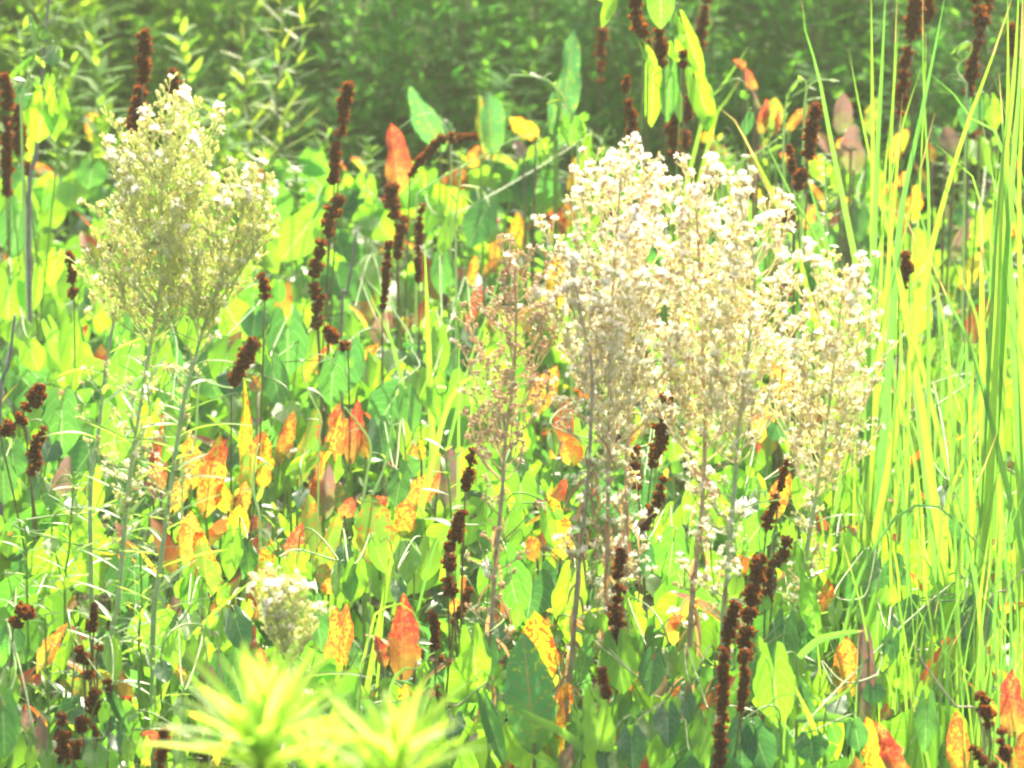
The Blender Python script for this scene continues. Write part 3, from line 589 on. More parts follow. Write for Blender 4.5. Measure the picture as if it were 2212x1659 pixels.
V('dark green heart leaf beside the heavy leaning seed stalk', (0, 1), [(400, 990, 400, 1300, 225, HS), (460, 950, 470, 1100, 140, HL), (230, 1010, 240, 1110, 90, HL)])
V('bright heart leaf crossed by shadow between the two main left aster stems', (0, 1), [(740, 1050, 745, 1360, 220, 'heart'), (970, 1010, 900, 1240, 150, HL)])
V('long narrow green leaves beside the right-hand left aster stem', (0, 1), [(1080, 1010, 1110, 1340, 90, 'heart'), (1110, 590, 1180, 860, 90, HS), (890, 300, 820, 500, 110, HS)])
V('pair of large dark green heart leaves under the seed stalk stub', (0, 1), [(1865, 470, 1865, 775, 235, HS), (1770, 740, 1820, 1000, 150, HS), (2040, 500, 2030, 645, 120, HL), (1960, 440, 1975, 560, 90, HL)])
V('grey-green backlit leaf cluster above the dark heart pair', (0, 1), [(1650, 400, 1640, 530, 150, HS), (1480, 620, 1420, 830, 200, HL), (1380, 680, 1390, 840, 200, HS), (1740, 350, 1600, 460, 120, HS)])
V('dark heart leaf with looping tendril left of the small bright pair', (0, 1), [(2160, 740, 2140, 975, 165, HS), (1855, 990, 1875, 1090, 165, HL), (1500, 800, 1470, 910, 160, HS)])
V('shaded leaves at the left edge above the white glints', (0, 1), [(80, 1265, 90, 1450, 180, HS), (20, 1390, 30, 1610, 150, HS), (10, 1230, 5, 1400, 80, HL), (330, 1230, 290, 1330, 150, HS)])
V('bright leaf with leaf-shaped shadow at the foot of the leaning aster stem', (0, 1), [(590, 1490, 580, 1710, 150, HL), (330, 1560, 340, 1650, 90, 'heart'), (470, 1590, 480, 1659, 100, HL)])
V('small pale leaf on a thin stalk above the orange dock leaf', (0, 1), [(1990, 1330, 1850, 1420, 90, HL), (2170, 1340, 2160, 1480, 110, 'heart'), (1960, 1540, 1930, 1630, 100, HS)])
V('two bright rounded heart leaves side by side left of centre', (1, 1), [(50, 630, 20, 900, 180, HS), (160, 690, 180, 835, 120, HL), (45, 630, 40, 720, 110, HL), (280, 620, 270, 680, 85, 'heart')])
V('dark heart leaf with a bright pair just above it, left of the pale grass', (1, 1), [(350, 910, 222, 1112, 240, HS), (390, 780, 390, 880, 110, HL), (500, 790, 490, 955, 110, HL), (430, 920, 470, 1140, 130, HS)])
V('tall stack of bright leaves right of the thin sparse seed stalk', (1, 1), [(620, 410, 560, 570, 150, HL), (630, 550, 640, 770, 120, HL), (650, 50, 640, 250, 120, HS), (540, 630, 570, 730, 120, HS)])
V('lime leaves at the top of the thicket left of the dried aster', (1, 1), [(750, 330, 770, 440, 60, HL), (920, 500, 945, 580, 60, HL), (790, 210, 800, 310, 100, HS), (590, 890, 625, 1060, 80, HL), (830, 480, 850, 600, 100, HS)])
V('bright leaves between the unripe spike and the tall seed stalk', (1, 1), [(150, 200, 80, 290, 130, HS), (200, 60, 180, 200, 150, HL), (60, 420, 90, 560, 110, HL), (330, 640, 300, 740, 100, HL), (440, 630, 560, 720, 120, HS), (230, 900, 180, 1000, 60, HS)])
V('dark leaf stack low between the orange dock leaves', (1, 1), [(250, 1130, 280, 1330, 150, HS), (400, 1140, 410, 1290, 90, HL), (380, 1460, 350, 1620, 130, HS), (430, 1340, 480, 1430, 120, HS)])
V('deep green heart leaf under the thick dark seed stalk', (1, 1), [(1940, 1540, 1910, 1700, 150, HS), (2060, 880, 2000, 1010, 90, HL), (2110, 930, 2080, 1010, 110, HS), (2050, 1450, 2000, 1560, 70, HS)])
V('bright leaves glimpsed between the froth stems', (1, 1), [(1990, 1290, 2030, 1400, 90, HL), (1760, 700, 1790, 800, 60, HL), (1590, 1000, 1560, 1120, 60, HS), (2150, 1200, 2170, 1350, 120, HL), (1370, 1180, 1390, 1290, 60, HL)])
V('bright leaf half hidden behind grass right of the white tufts', (2, 1), [(1360, 220, 1330, 390, 110, HL), (1690, 340, 1660, 415, 110, HS), (1370, 470, 1330, 660, 90, HL), (1370, 670, 1320, 810, 150, 'heart')])
V('large bright heart leaf under the last cream aster', (2, 1), [(790, 1430, 740, 1640, 120, HL), (940, 1400, 930, 1480, 110, HL), (500, 1550, 480, 1660, 110, HL)])
V('dark leaves in the grass below the arching blade', (2, 1), [(1330, 1240, 1330, 1390, 110, HS), (1700, 1540, 1690, 1640, 110, HS), (1440, 1010, 1430, 1120, 60, HL), (1590, 900, 1610, 1010, 80, HL), (1890, 840, 1880, 990, 90, HS)])
V('deep green leaves between the last cream aster and its neighbour', (2, 1), [(610, 1100, 650, 1210, 130, HS), (600, 960, 590, 1040, 90, HS), (480, 1290, 450, 1400, 120, HL), (420, 1600, 400, 1690, 130, HS)])
V('long bright heart leaf with a small shaded one over it, lower left', (0, 2), [(1510, 190, 1485, 440, 120, HL), (1530, 190, 1500, 300, 90, HS), (1600, 260, 1620, 420, 120, 'heart')])
V('two pale heart leaves right of the red-spotted dock leaf', (0, 2), [(1830, 380, 1885, 575, 110, HL), (1920, 330, 1890, 510, 140, HL), (1970, 250, 1960, 350, 70, HL), (2190, 400, 2180, 560, 80, HL)])
V('mid-green heart leaf above the forked dry grass', (0, 2), [(1260, 450, 1230, 660, 150, 'heart'), (1320, 560, 1330, 690, 60, HL), (1230, 700, 1220, 830, 120, HL)])
V('shaded heart leaf with a pale one behind, left of the small pale aster', (0, 2), [(1530, 700, 1590, 895, 155, HS), (1440, 690, 1455, 850, 90, HL), (1600, 670, 1610, 760, 60, HL)])
V('dark heart leaf in front of the small pale aster', (0, 2), [(2050, 640, 2085, 890, 130, HS), (2000, 610, 2030, 720, 90, HL)])
V('bright leaves behind the forked dry grass stems', (0, 2), [(1120, 820, 1130, 1000, 130, HL), (1280, 840, 1290, 960, 110, HL), (1180, 1250, 1170, 1390, 100, HL), (1050, 1010, 1080, 1100, 110, HS)])
V('bright pointed leaves beside the branched dark seed group', (0, 2), [(720, 890, 750, 1085, 110, HL), (430, 870, 335, 1115, 75, HL), (730, 1210, 835, 1430, 65, HS), (480, 1270, 380, 1335, 150, HS)])
V('shaded green leaves under the left aster stems', (0, 2), [(790, 370, 790, 590, 190, HS), (870, 360, 880, 620, 150, HS), (590, 90, 590, 210, 150, HL), (330, 190, 330, 280, 90, HL), (60, 170, 50, 290, 130, HL)])
V('large dark leaves in the bottom left corner', (0, 2), [(20, 1280, 30, 1600, 190, HS), (60, 1100, 80, 1300, 120, HL), (60, 790, 60, 930, 180, 'dockish' if 0 else HS), (200, 1560, 200, 1680, 70, HL)])
V('bright leaves at the bottom edge below the dark seed group', (0, 2), [(300, 1590, 300, 1700, 80, HL), (380, 1580, 370, 1700, 90, HL), (620, 1560, 640, 1690, 150, HL), (520, 1500, 540, 1600, 130, HS)])
V('pale leaf pair beside the bottom seed spike', (0, 2), [(830, 1510, 840, 1650, 80, HL), (930, 1500, 930, 1620, 90, HL), (760, 1470, 790, 1570, 110, HS), (1160, 1500, 1150, 1620, 90, HL)])
V('two-toned heart leaf on the dried aster stem', (1, 2), [(1080, 25, 1030, 285, 220, 'heart'), (1080, 60, 1030, 260, 120, HS), (1330, 30, 1385, 245, 90, HL)])
V('broad bright heart pair under the crossing pale blade', (1, 2), [(430, 265, 420, 440, 150, HL), (570, 245, 540, 440, 160, HL), (370, 480, 390, 600, 90, HS), (430, 400, 430, 440, 60, HS)])
V('small heart leaf with another inside it, right of the small pale aster', (1, 2), [(90, 390, 60, 600, 150, HL), (55, 420, 60, 560, 90, HS), (20, 250, 10, 360, 100, HS), (220, 220, 280, 400, 90, 'heart')])
V('dark heart leaf hanging on the dried aster stem, half in shadow', (1, 2), [(1075, 350, 1160, 685, 220, 'heart'), (1120, 380, 1150, 620, 130, HS), (960, 330, 940, 420, 80, HS)])
V('large two-toned heart leaf left of the dark spike among the aster stems', (1, 2), [(1490, 455, 1445, 780, 190, HL), (1510, 500, 1460, 730, 120, HS)])
V('yellowing heart leaf against the dark spike', (1, 2), [(1690, 510, 1640, 650, 115, HL), (1660, 640, 1530, 672, 30, HL)])
V('pale heart leaf touching the left of the large dark broad leaf', (1, 2), [(850, 860, 890, 1190, 180, 'heart'), (960, 880, 950, 1080, 110, HS), (850, 780, 800, 850, 90, HL), (1020, 780, 1020, 930, 110, HS)])
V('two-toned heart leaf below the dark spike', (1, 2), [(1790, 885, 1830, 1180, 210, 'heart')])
V('shaded heart leaf right of the two-toned one, near the bottom centre', (1, 2), [(2020, 970, 1990, 1190, 150, HS), (1900, 640, 1960, 800, 100, HL), (2130, 940, 2150, 1080, 120, HL)])
V('big lime oval heart leaf at the bottom centre', (1, 2), [(1660, 1335, 1665, 1680, 200, HL), (1700, 1560, 1700, 1690, 90, HS)])
V('slim blue-green leaf hanging over the bottom edge', (1, 2), [(950, 1300, 1060, 1659, 100, HS)])
V('bright leaves behind the right yellow shoot', (1, 2), [(620, 1290, 600, 1500, 130, HL), (730, 1350, 720, 1480, 130, HS), (1000, 1270, 1010, 1400, 110, HL)])
V('shaded heart stack left of the big double seed stalk', (1, 2), [(1880, 1470, 1890, 1659, 170, HS), (2110, 1320, 2120, 1520, 150, HS), (1990, 1370, 2000, 1470, 130, HL), (1790, 1600, 1800, 1720, 110, HL)])
V('large bright heart leaves above the shaded pair, right of the central stems', (1, 2), [(2140, 30, 2060, 230, 150, HL), (2150, 190, 2120, 430, 190, 'heart'), (1970, 260, 1980, 425, 120, HS), (1930, 90, 1930, 170, 80, HS)])
V('small leaves at the foot of the dark spike', (1, 2), [(1590, 890, 1545, 1125, 80, HS), (1380, 790, 1350, 860, 110, HL), (1940, 1180, 2080, 1400, 50, HL)])
V('broad heart leaf lying left of the slanting seed stalk', (2, 2), [(510, 80, 375, 265, 190, 'heart'), (170, 20, 200, 150, 90, HL), (560, 120, 480, 220, 120, HS)])
V('heart leaf right of the slanting seed stalk', (2, 2), [(720, 290, 775, 470, 150, 'heart'), (350, 450, 310, 540, 110, HL), (580, 480, 530, 660, 50, HS)])
V('long pale drop-shaped leaf beside the orange dock leaf', (2, 2), [(820, 500, 865, 830, 110, 'heart'), (800, 680, 780, 780, 60, HS)])
V('cluster of bright hearts at the foot of the grass, left part', (2, 2), [(930, 240, 920, 460, 120, HL), (985, 250, 975, 440, 80, HS), (1060, 220, 1060, 410, 100, HL), (1020, 170, 1010, 240, 110, HL)])
V('green heart leaves half behind the grass stems', (2, 2), [(1180, 320, 1130, 490, 150, 'heart'), (1240, 350, 1200, 470, 90, HS), (990, 620, 980, 750, 80, HL), (1180, 630, 1180, 750, 80, HL)])
V('upright mid-green leaf in the lower grass', (2, 2), [(1270, 640, 1250, 910, 140, 'heart'), (1350, 850, 1290, 1040, 110, HS), (1350, 700, 1380, 820, 80, HS)])
V('single oval dark leaf low in the grass', (2, 2), [(1580, 1270, 1570, 1550, 130, HS)])
V('dark hanging heart leaves right of the double seed stalk, upper', (2, 2), [(660, 760, 620, 1060, 180, HS), (750, 970, 760, 1120, 80, HL), (490, 1000, 450, 1170, 120, HS)])
V('largest dark heart leaf right of the double seed stalk', (2, 2), [(590, 1010, 620, 1400, 240, 'heart'), (770, 1150, 850, 1330, 80, HS)])
V('broad veined leaves at the bottom edge right of the double seed stalk', (2, 2), [(380, 1440, 390, 1700, 180, HS), (470, 1440, 560, 1680, 190, HS), (640, 1460, 680, 1620, 120, HL)])
V('bright leaves at the foot of the double seed stalk', (2, 2), [(30, 950, 60, 1110, 120, HL), (150, 1390, 140, 1659, 150, 'heart'), (20, 1210, 40, 1330, 110, HS), (230, 1010, 250, 1120, 60, HS)])
V('leaves under the yellow lance-shaped leaf', (2, 2), [(1000, 1220, 970, 1330, 140, HS), (1240, 1150, 1240, 1250, 130, HS), (1050, 1200, 1030, 1290, 90, HL), (1250, 1080, 1180, 1150, 130, HL), (900, 1060, 890, 1160, 120, HS)])
V('dark folded leaf right of the mid-green upright leaf', (2, 2), [(1120, 1400, 1150, 1560, 130, HS), (830, 1480, 850, 1620, 190, HS), (1630, 620, 1600, 760, 100, HS), (1830, 700, 1840, 820, 80, HS)])
# ---- dock plants with spotted leaves ------------------------------------------------
D = dock_clump; SP, OR, RD, OL, GN, MV = 'dock_spotted', 'dock_orange', 'dock_red', 'dock_olive', 'dock_green', 'mauve'
D('red dock leaf standing alone against the dark hedge', (1, 0), [(365, 1210, 345, 845, 175, RD)], d=9.75)
D('orange and yellow dock leaves behind the round heart leaves, top centre', (1, 0), [(650, 1320, 770, 1100, 170, OR), (740, 1340, 680, 1150, 120, SP), (840, 1080, 880, 950, 100, OR), (1140, 1120, 900, 935, 150, OL)])
D('broad green-grey leaf leaning left at the dark edge of the hedge', (1, 0), [(640, 940, 450, 590, 200, GN), (700, 900, 640, 760, 110, GN)], d=10.3, name='broad_leaf_plant', cat='leafy plant')
D('broad green leaf standing upright against the hedge', (1, 0), [(975, 960, 960, 610, 190, GN), (900, 900, 885, 630, 70, OL)], d=10.1, name='broad_leaf_plant', cat='leafy plant')
D('long pale green leaf leaning right in front of the hedge', (1, 0), [(1400, 900, 1540, 235, 140, GN), (1380, 860, 1370, 600, 80, GN)], d=10.2, name='broad_leaf_plant', cat='leafy plant')
D('yellow-green curled leaf near the tendril at the hedge edge', (1, 0), [(1260, 880, 1100, 755, 120, SP), (1180, 1020, 1140, 900, 90, MV)], d=9.9)
D('small orange dock leaf left of the cream froth', (1, 0), [(1480, 1220, 1510, 1030, 80, OR), (1930, 1320, 1970, 1240, 60, OR)])
D('red and green striped dock leaf left of the cream froth', (1, 0), [(1500, 1530, 1320, 1360, 95, RD), (1500, 1460, 1440, 1320, 70, SP)])
D('yellow-orange dock leaves below the two-toned heart leaves', (1, 0), [(990, 1680, 1010, 1400, 90, OR), (1150, 1640, 1140, 1390, 110, SP), (1060, 1660, 1080, 1480, 80, OL)])
D('tiny pink and orange leaf tips glowing on a stalk in the dark hedge gap', (2, 0), [(400, 440, 335, 395, 55, RD), (470, 570, 395, 455, 75, RD), (500, 700, 440, 560, 30, MV)], d=10.0)
D('grey-green and red dock leaves behind the curling tendrils', (2, 0), [(510, 850, 540, 640, 70, RD), (560, 820, 600, 640, 150, OL), (690, 830, 830, 690, 80, OR), (610, 860, 620, 720, 40, RD)], d=9.9)
D('dusky mauve leaf with a pink tip behind the grass', (2, 0), [(1030, 860, 1040, 610, 130, MV), (1200, 860, 1240, 640, 100, OL)], d=10.1)
D('wide mauve leaf with a green lobe behind the first grass blade', (2, 0), [(1110, 1100, 1120, 820, 190, MV), (1090, 960, 1110, 790, 120, GN), (1010, 960, 1050, 890, 60, OR)], d=9.7)
D('orange and grey dock leaves behind the top right grass', (2, 0), [(1610, 1040, 1620, 920, 90, OR), (1700, 1000, 1640, 820, 150, GN), (1760, 1000, 1700, 840, 130, MV)], d=9.6)
D('orange dock leaves between the seed whorls and grass', (2, 0), [(540, 1380, 620, 1250, 100, OR), (800, 1470, 850, 1330, 70, OR), (490, 1300, 480, 1200, 60, SP), (330, 1390, 350, 1240, 110, SP)])
D('yellow-green dock leaf with folded mauve back, right of the froth', (2, 0), [(620, 1659, 620, 1540, 80, MV), (280, 1160, 220, 920, 150, OL), (170, 920, 150, 850, 90, SP)])
D('red dock leaf glimpsed low between the grass stems, upper', (2, 0), [(1430, 1640, 1450, 1480, 80, RD), (1470, 1440, 1500, 1200, 110, SP), (1420, 1200, 1440, 1110, 60, OR)])
D('pale brown curled dock leaf behind the bundle of grass', (2, 0), [(1760, 1659, 1870, 1420, 90, MV), (1920, 1360, 1900, 1300, 70, GN), (2160, 1100, 2150, 1030, 60, RD)])
D('slim spotted dock leaf standing above the orange patch left', (0, 1), [(1580, 1370, 1595, 850, 85, SP), (1670, 870, 1640, 785, 85, OR)])
D('yellow-orange torn dock leaves of the left orange patch', (0, 1), [(1650, 1400, 1720, 1140, 150, OR), (1810, 1330, 1910, 1030, 100, OR), (1640, 1300, 1610, 1180, 90, SP)])
D('tall yellow-green dock leaf standing upright right of the orange patch', (0, 1), [(1930, 1440, 2040, 1010, 150, OL), (1870, 1300, 1850, 1150, 90, SP)])
D('red-orange dock leaves behind the right-hand left aster stem', (0, 1), [(1080, 1260, 1020, 980, 110, RD), (1240, 1480, 1220, 1180, 140, OR), (1130, 1230, 1110, 1080, 80, RD)])
D('orange-yellow dock leaf curling behind the aster leaves', (0, 1), [(1330, 1650, 1420, 1190, 170, OR), (1440, 1440, 1450, 1190, 80, RD)])
D('reddish dock leaves low behind the left aster stems', (0, 1), [(1040, 1500, 1010, 1200, 120, RD), (1120, 1640, 1180, 1420, 120, OR), (990, 1560, 960, 1440, 80, RD)])
D('orange dock leaf lit from behind, largest of the orange patch', (0, 1), [(2070, 1560, 2200, 1010, 150, OR), (2160, 1130, 2195, 980, 90, RD)])
D('bright red-orange dock leaf with dark red edge below the pale leaf', (0, 1), [(2040, 1600, 2090, 1350, 130, RD), (2100, 1690, 2120, 1350, 100, MV), (2190, 1640, 2190, 1460, 90, OL)])
D('small spotted dock leaf with pointed tip above the spotted pair', (0, 1), [(1560, 1659, 1590, 1470, 95, OR), (1480, 1650, 1440, 1480, 130, SP)])
D('mauve shaded dock leaf near the left edge', (0, 1), [(400, 1640, 450, 1310, 160, MV), (300, 1659, 310, 1590, 120, MV)])
D('tiny red and yellow dock leaf above the left bright leaves', (0, 1), [(370, 140, 410, 50, 60, RD), (540, 500, 560, 460, 50, RD)])
D('brownish-green dock leaf standing behind the small spotted ones', (0, 1), [(1600, 1570, 1610, 1240, 100, OL), (1690, 1490, 1740, 1200, 110, SP)])
D('small red-orange dock leaf above the round heart pair', (1, 1), [(110, 700, 235, 570, 75, OR), (10, 590, 80, 410, 100, SP)])
D('orange dock leaf glowing left of the looping tendril stems', (1, 1), [(60, 1310, 100, 950, 120, RD), (160, 1300, 185, 1110, 100, OR), (20, 1200, 30, 1060, 100, OR)])
D('yellow dock leaf tip above the veined orange one', (1, 1), [(480, 1370, 440, 1180, 90, OR), (520, 1320, 500, 1200, 60, SP)])
D('veined orange dock leaf at the centre of the thicket', (1, 1), [(400, 1659, 600, 1440, 190, OR), (500, 1640, 530, 1450, 100, SP), (620, 1530, 640, 1370, 60, RD)])
D('tall mauve dock leaf behind the red plant stalk', (1, 1), [(670, 1600, 700, 1240, 150, MV), (620, 1460, 610, 1270, 110, OL), (760, 1430, 780, 1240, 60, OR)])
D('red dock leaf tips low left of centre', (1, 1), [(150, 1670, 290, 1580, 120, RD), (20, 1680, 60, 1590, 110, RD), (290, 1540, 330, 1480, 90, MV)])
D('red-orange dock leaf behind the brown aster stem', (1, 1), [(1490, 1340, 1510, 1160, 150, OR), (1430, 1280, 1410, 1200, 60, MV), (1370, 1310, 1370, 1230, 60, OR)])
D('red dock leaves behind the foot of the brown aster stem', (1, 1), [(1370, 1590, 1450, 1470, 100, RD), (1290, 1659, 1320, 1560, 110, RD), (1650, 1590, 1650, 1500, 60, RD)])
D('orange-yellow dock leaf between the dried aster and the froth', (1, 1), [(1240, 1010, 1390, 720, 150, OR), (1300, 900, 1290, 780, 80, SP)])
D('coral dock leaf behind the top of the dried aster', (1, 1), [(860, 420, 880, 200, 90, RD), (970, 500, 960, 390, 70, OR), (830, 470, 850, 330, 60, RD)])
D('yellow dock leaf with orange edge left of the cream froth', (1, 1), [(1370, 350, 1390, 10, 120, SP), (1330, 340, 1330, 200, 70, SP), (1200, 150, 1160, 80, 60, OR), (1100, 300, 1100, 220, 90, OR)])
D('two slanting orange dock leaves above the dried aster', (1, 1), [(820, 200, 865, 10, 80, OR), (930, 120, 1040, 15, 75, OR), (1080, 130, 1060, 50, 80, RD), (750, 150, 780, 70, 60, RD)])
D('orange dock leaf at the foot of the separate cream aster', (2, 1), [(560, 1700, 690, 1420, 140, OR)])
D('small orange dock tips seen through the right cream heads', (2, 1), [(640, 440, 650, 350, 60, OR), (540, 920, 560, 840, 90, SP), (600, 950, 590, 880, 40, RD), (860, 420, 850, 350, 50, OR)])
D('yellow and brown dock leaf right of the last cream aster stem', (2, 1), [(1080, 1310, 1130, 1180, 110, OL), (1010, 1400, 1010, 1310, 60, RD), (950, 1330, 980, 1250, 60, SP), (480, 1290, 490, 1210, 50, RD)])
D('orange-red dock leaf tip in the right grass, upper', (2, 1), [(1340, 650, 1345, 580, 50, RD), (1550, 1120, 1560, 1030, 60, OR), (1360, 1600, 1350, 1560, 60, RD), (2170, 790, 2200, 670, 60, OR)])
D('spotted dock leaf pair side by side left of the crossing pale blade', (0, 2), [(1240, 320, 1240, 0, 180, OR), (1330, 330, 1290, 120, 110, SP)])
D('olive dock leaf in the shade behind the bright long heart leaf', (0, 2), [(1350, 520, 1320, 200, 190, OL), (1280, 600, 1300, 470, 110, OL)])
D('yellow dock leaf with crisp red spots, right of the aster stem', (0, 2), [(1540, 165, 1550, -30, 150, SP)])
D('largest red-spotted yellow dock leaf left of the small pale aster', (0, 2), [(1700, 530, 1750, 190, 170, SP), (1650, 330, 1680, 170, 90, RD), (1620, 700, 1640, 480, 110, RD)])
D('red-spotted dock leaf beside the pale heart pair', (0, 2), [(1890, 310, 1940, 95, 120, RD), (1670, 110, 1650, 20, 70, RD)])
D('tall olive and mauve dock leaves behind the pale heart pair', (0, 2), [(2050, 420, 2180, 20, 150, OL), (2010, 260, 2000, -90, 150, OL), (2090, 480, 2110, 340, 120, SP), (2130, 530, 2140, 430, 110, OR)])
D('spotted orange dock leaf at lower left leaning left', (0, 2), [(260, 1020, 450, 740, 130, OR), (190, 1110, 270, 1070, 70, RD)])
D('yellow-green dock leaf with an orange rim below the dark seed group', (0, 2), [(620, 1150, 400, 1110, 120, OL), (700, 1130, 620, 1020, 110, OL)])
D('orange dock tip behind the right side of the dark seed group', (0, 2), [(760, 1270, 850, 1200, 90, RD), (440, 640, 480, 560, 60, OR)])
D('small mauve dock leaves under the left aster stem foot', (0, 2), [(1130, 720, 1140, 540, 80, MV), (1110, 680, 1100, 590, 60, OR), (900, 850, 905, 790, 40, OR), (870, 760, 880, 680, 60, SP)])
D('orange and yellow dock leaf at the right end of the small pale aster', (0, 2), [(2150, 1060, 2195, 640, 120, OR)])
D('red-spotted dock leaf behind the small pale aster', (0, 2), [(1600, 960, 1640, 720, 90, RD), (1700, 1020, 1690, 900, 90, RD)])
D('orange dock leaf at the bottom behind the seed spike', (0, 2), [(1130, 1480, 900, 1450, 110, RD), (1200, 1560, 1100, 1380, 130, OL), (960, 1640, 880, 1500, 60, OR)])
D('brown dock leaves in the gap left of the left yellow shoot', (0, 2), [(1390, 1240, 1350, 1010, 80, MV), (150, 1420, 170, 1290, 130, MV), (170, 1290, 150, 1250, 60, RD), (270, 1560, 260, 1330, 110, MV)])
D('red and orange dock leaf glowing above the right yellow shoot', (1, 2), [(390, 1050, 375, 560, 215, RD), (270, 1000, 240, 800, 90, RD), (480, 960, 490, 860, 80, OR)])
D('orange dock leaf at the right end of the small pale aster heads', (1, 2), [(20, 990, 50, 620, 130, OR), (90, 1010, 80, 850, 100, GN)])
D('large dark olive dock leaf spotted with red, low centre left', (1, 2), [(240, 310, 200, -80, 260, OL), (420, 150, 400, -80, 150, OR)])
D('mottled yellow dock leaf low between hearts and stems', (1, 2), [(1270, 300, 1230, 170, 130, OR), (1420, 300, 1390, -60, 170, SP), (1310, 220, 1300, 120, 60, RD)])
D('biggest dock leaf, broad dark green with a pale midrib at the bottom centre', (1, 2), [(1250, 1500, 1185, 830, 330, GN)], off=-.06)
D('yellow dock leaf with orange spots right behind the biggest dark one', (1, 2), [(1250, 1180, 1240, 660, 260, SP), (1380, 1560, 1350, 1180, 190, SP), (1350, 940, 1340, 690, 70, OR)])
D('little orange dock leaf behind the dried aster foot', (1, 2), [(740, 660, 750, 560, 90, OR), (1030, 740, 1045, 590, 70, OR), (1040, 680, 1050, 600, 40, SP)])
D('curled green and red dock leaves above the right yellow shoot', (1, 2), [(430, 1230, 420, 1120, 110, SP), (550, 1240, 560, 1130, 120, SP), (170, 1290, 240, 1120, 60, OL)])
D('orange dock leaf at the edge of the centre bottom stems', (1, 2), [(1400, 990, 1390, 900, 80, OR), (1430, 1400, 1420, 1200, 60, OR), (2150, 1310, 2190, 1140, 90, OR), (2000, 1250, 2000, 1170, 50, OR)])
D('mauve dock leaf folded at the bottom edge near the biggest dark leaf', (1, 2), [(1440, 1690, 1480, 1510, 120, MV), (860, 1500, 870, 1440, 60, MV)])
D('bright orange dock leaf between two heart leaves right of the last aster', (2, 2), [(930, 700, 930, 430, 120, OR)])
D('red dock leaves tucked under the arching blade', (2, 2), [(1060, 150, 1110, 95, 90, RD), (940, 190, 890, 20, 80, RD), (1360, 230, 1370, 140, 85, RD), (1130, 310, 1080, 190, 30, MV)])
D('tall spotted dock leaf under the yellow lance-shaped leaf', (2, 2), [(1060, 1180, 1080, 810, 190, OR), (1150, 1360, 1200, 730, 130, MV), (940, 1180, 990, 1000, 120, OL)])
D('large coral dock leaf at the bottom edge right of centre', (2, 2), [(1400, 1760, 1310, 1410, 150, RD), (1270, 1720, 1200, 1350, 170, SP)])
D('yellow-orange dock leaf at the bottom edge in the grass', (2, 2), [(1790, 1720, 1765, 1310, 150, OR)])
D('red-olive dock leaf at the right edge near the corner seed stalk', (2, 2), [(2150, 1420, 2130, 1070, 180, RD), (2120, 1120, 2010, 1040, 100, SP)])
D('orange dock leaf cut by the bottom right corner', (2, 2), [(2150, 1740, 2205, 1440, 110, OR)])
D('small yellow spotted oval dock leaf low in the grass', (2, 2), [(1320, 1360, 1320, 1255, 85, OR), (1710, 870, 1700, 810, 60, RD), (2020, 930, 1980, 880, 50, OR), (1060, 1000, 1060, 900, 60, OR)])
# ---- tall grass at right -------------------------------------------------------------
def grass_tuft(label, blades, d, extra=None, root=None, lying=False):
    """blades: (width px, [(px,py)...] base to tip[, material]); extra: (n, x0, x1, ybase, ytop0, ytop1, w0, w1, leanpx)"""
    xs = [b[1][0][0] for b in blades] or [(extra[1] + extra[2]) / 2]
    x = root or sum(xs) / len(xs); b0 = at_d(x, 1500, d); t = thing('grass_tuft', label, 'tall grass', (b0.x, d, 0), 'tall grass tufts')
    py0 = 829.5 + 1106 / TH * math.tan(math.atan2(CAMZ, d) - PITCH)      # where the ground is in view at that depth
    for b in blades:
        P = list(b[1]); x0, y0 = P[0]
        sl = (P[1][0] - x0) / min(-1.0, P[1][1] - y0) if P[1][1] < y0 else 0; sl = max(-.25, min(.25, sl))
        if lying:
            B = MB(); q = at_d(x0, y0, d); tube(B, smooth([Vector((b0.x, d, 0)), Vector((b0.x, d, 0)).lerp(q, .6) + Vector((0, .01, .03)), q], 9), .0022, .0014, 5); part('stem', B.mesh('stem', M_['green_stem']), t)
        elif y0 < py0 - 60:
            h_ = py0 - y0; P = [(x0 + sl * h_, py0), (x0 + sl * h_ * .5, y0 + h_ * .5)] + P
        blade_part(t, P, b[0] * 1.0, (d + rnd(-.03, .03), d + rnd(-.06, .06)))
    if extra:
        n, x0, x1, yt0, yt1, w0, w1, lean = extra; n = int(n * .38); w0 *= .75; w1 *= .75
        for i in range(n):
            xb = rnd(x0, x1); xt = xb + rnd(-lean, lean); yt = rnd(yt0, yt1); dd = d + rnd(-.12, .12)
            yb = 829.5 + 1106 / TH * math.tan(math.atan2(CAMZ, dd) - PITCH)
            bend = rnd(-2.6, 2.6) * abs(lean)
            P = [(xb, yb), (xb + (xt - xb) * .25 + rnd(-6, 6), yb + (yt - yb) * .4), (xb + (xt - xb) * .6, yb + (yt - yb) * .75), (xt + bend * .5, yt)]
            blade_part(t, P, rnd(w0, w1), dd)
    return t
def G(c, r, w, *p): return (w / 3.0, [T(c, r, a, b) for a, b in p])
grass_tuft('tuft whose first broad blade slants left against the hedge, left edge of the tall grass', [G(2, 0, 46, (1125, 1700), (960, 900), (880, 480), (795, 200), (772, 0)), G(2, 0, 30, (1390, 1700), (1250, 1150), (1150, 700), (1075, 310)), G(2, 0, 34, (905, 1680), (700, 1270), (540, 930), (420, 680))], 8.5, (16, 1850, 1960, 560, 1100, 7, 14, 60))
grass_tuft('low tuft with a drooping yellow tip right of the cream froth', [G(2, 0, 32, (960, 1680), (860, 1330), (770, 1000)), G(2, 0, 34, (760, 1680), (620, 1330), (430, 950), (330, 770), (225, 690)), G(2, 0, 22, (740, 1659), (560, 1250), (430, 1000))], 8.9)
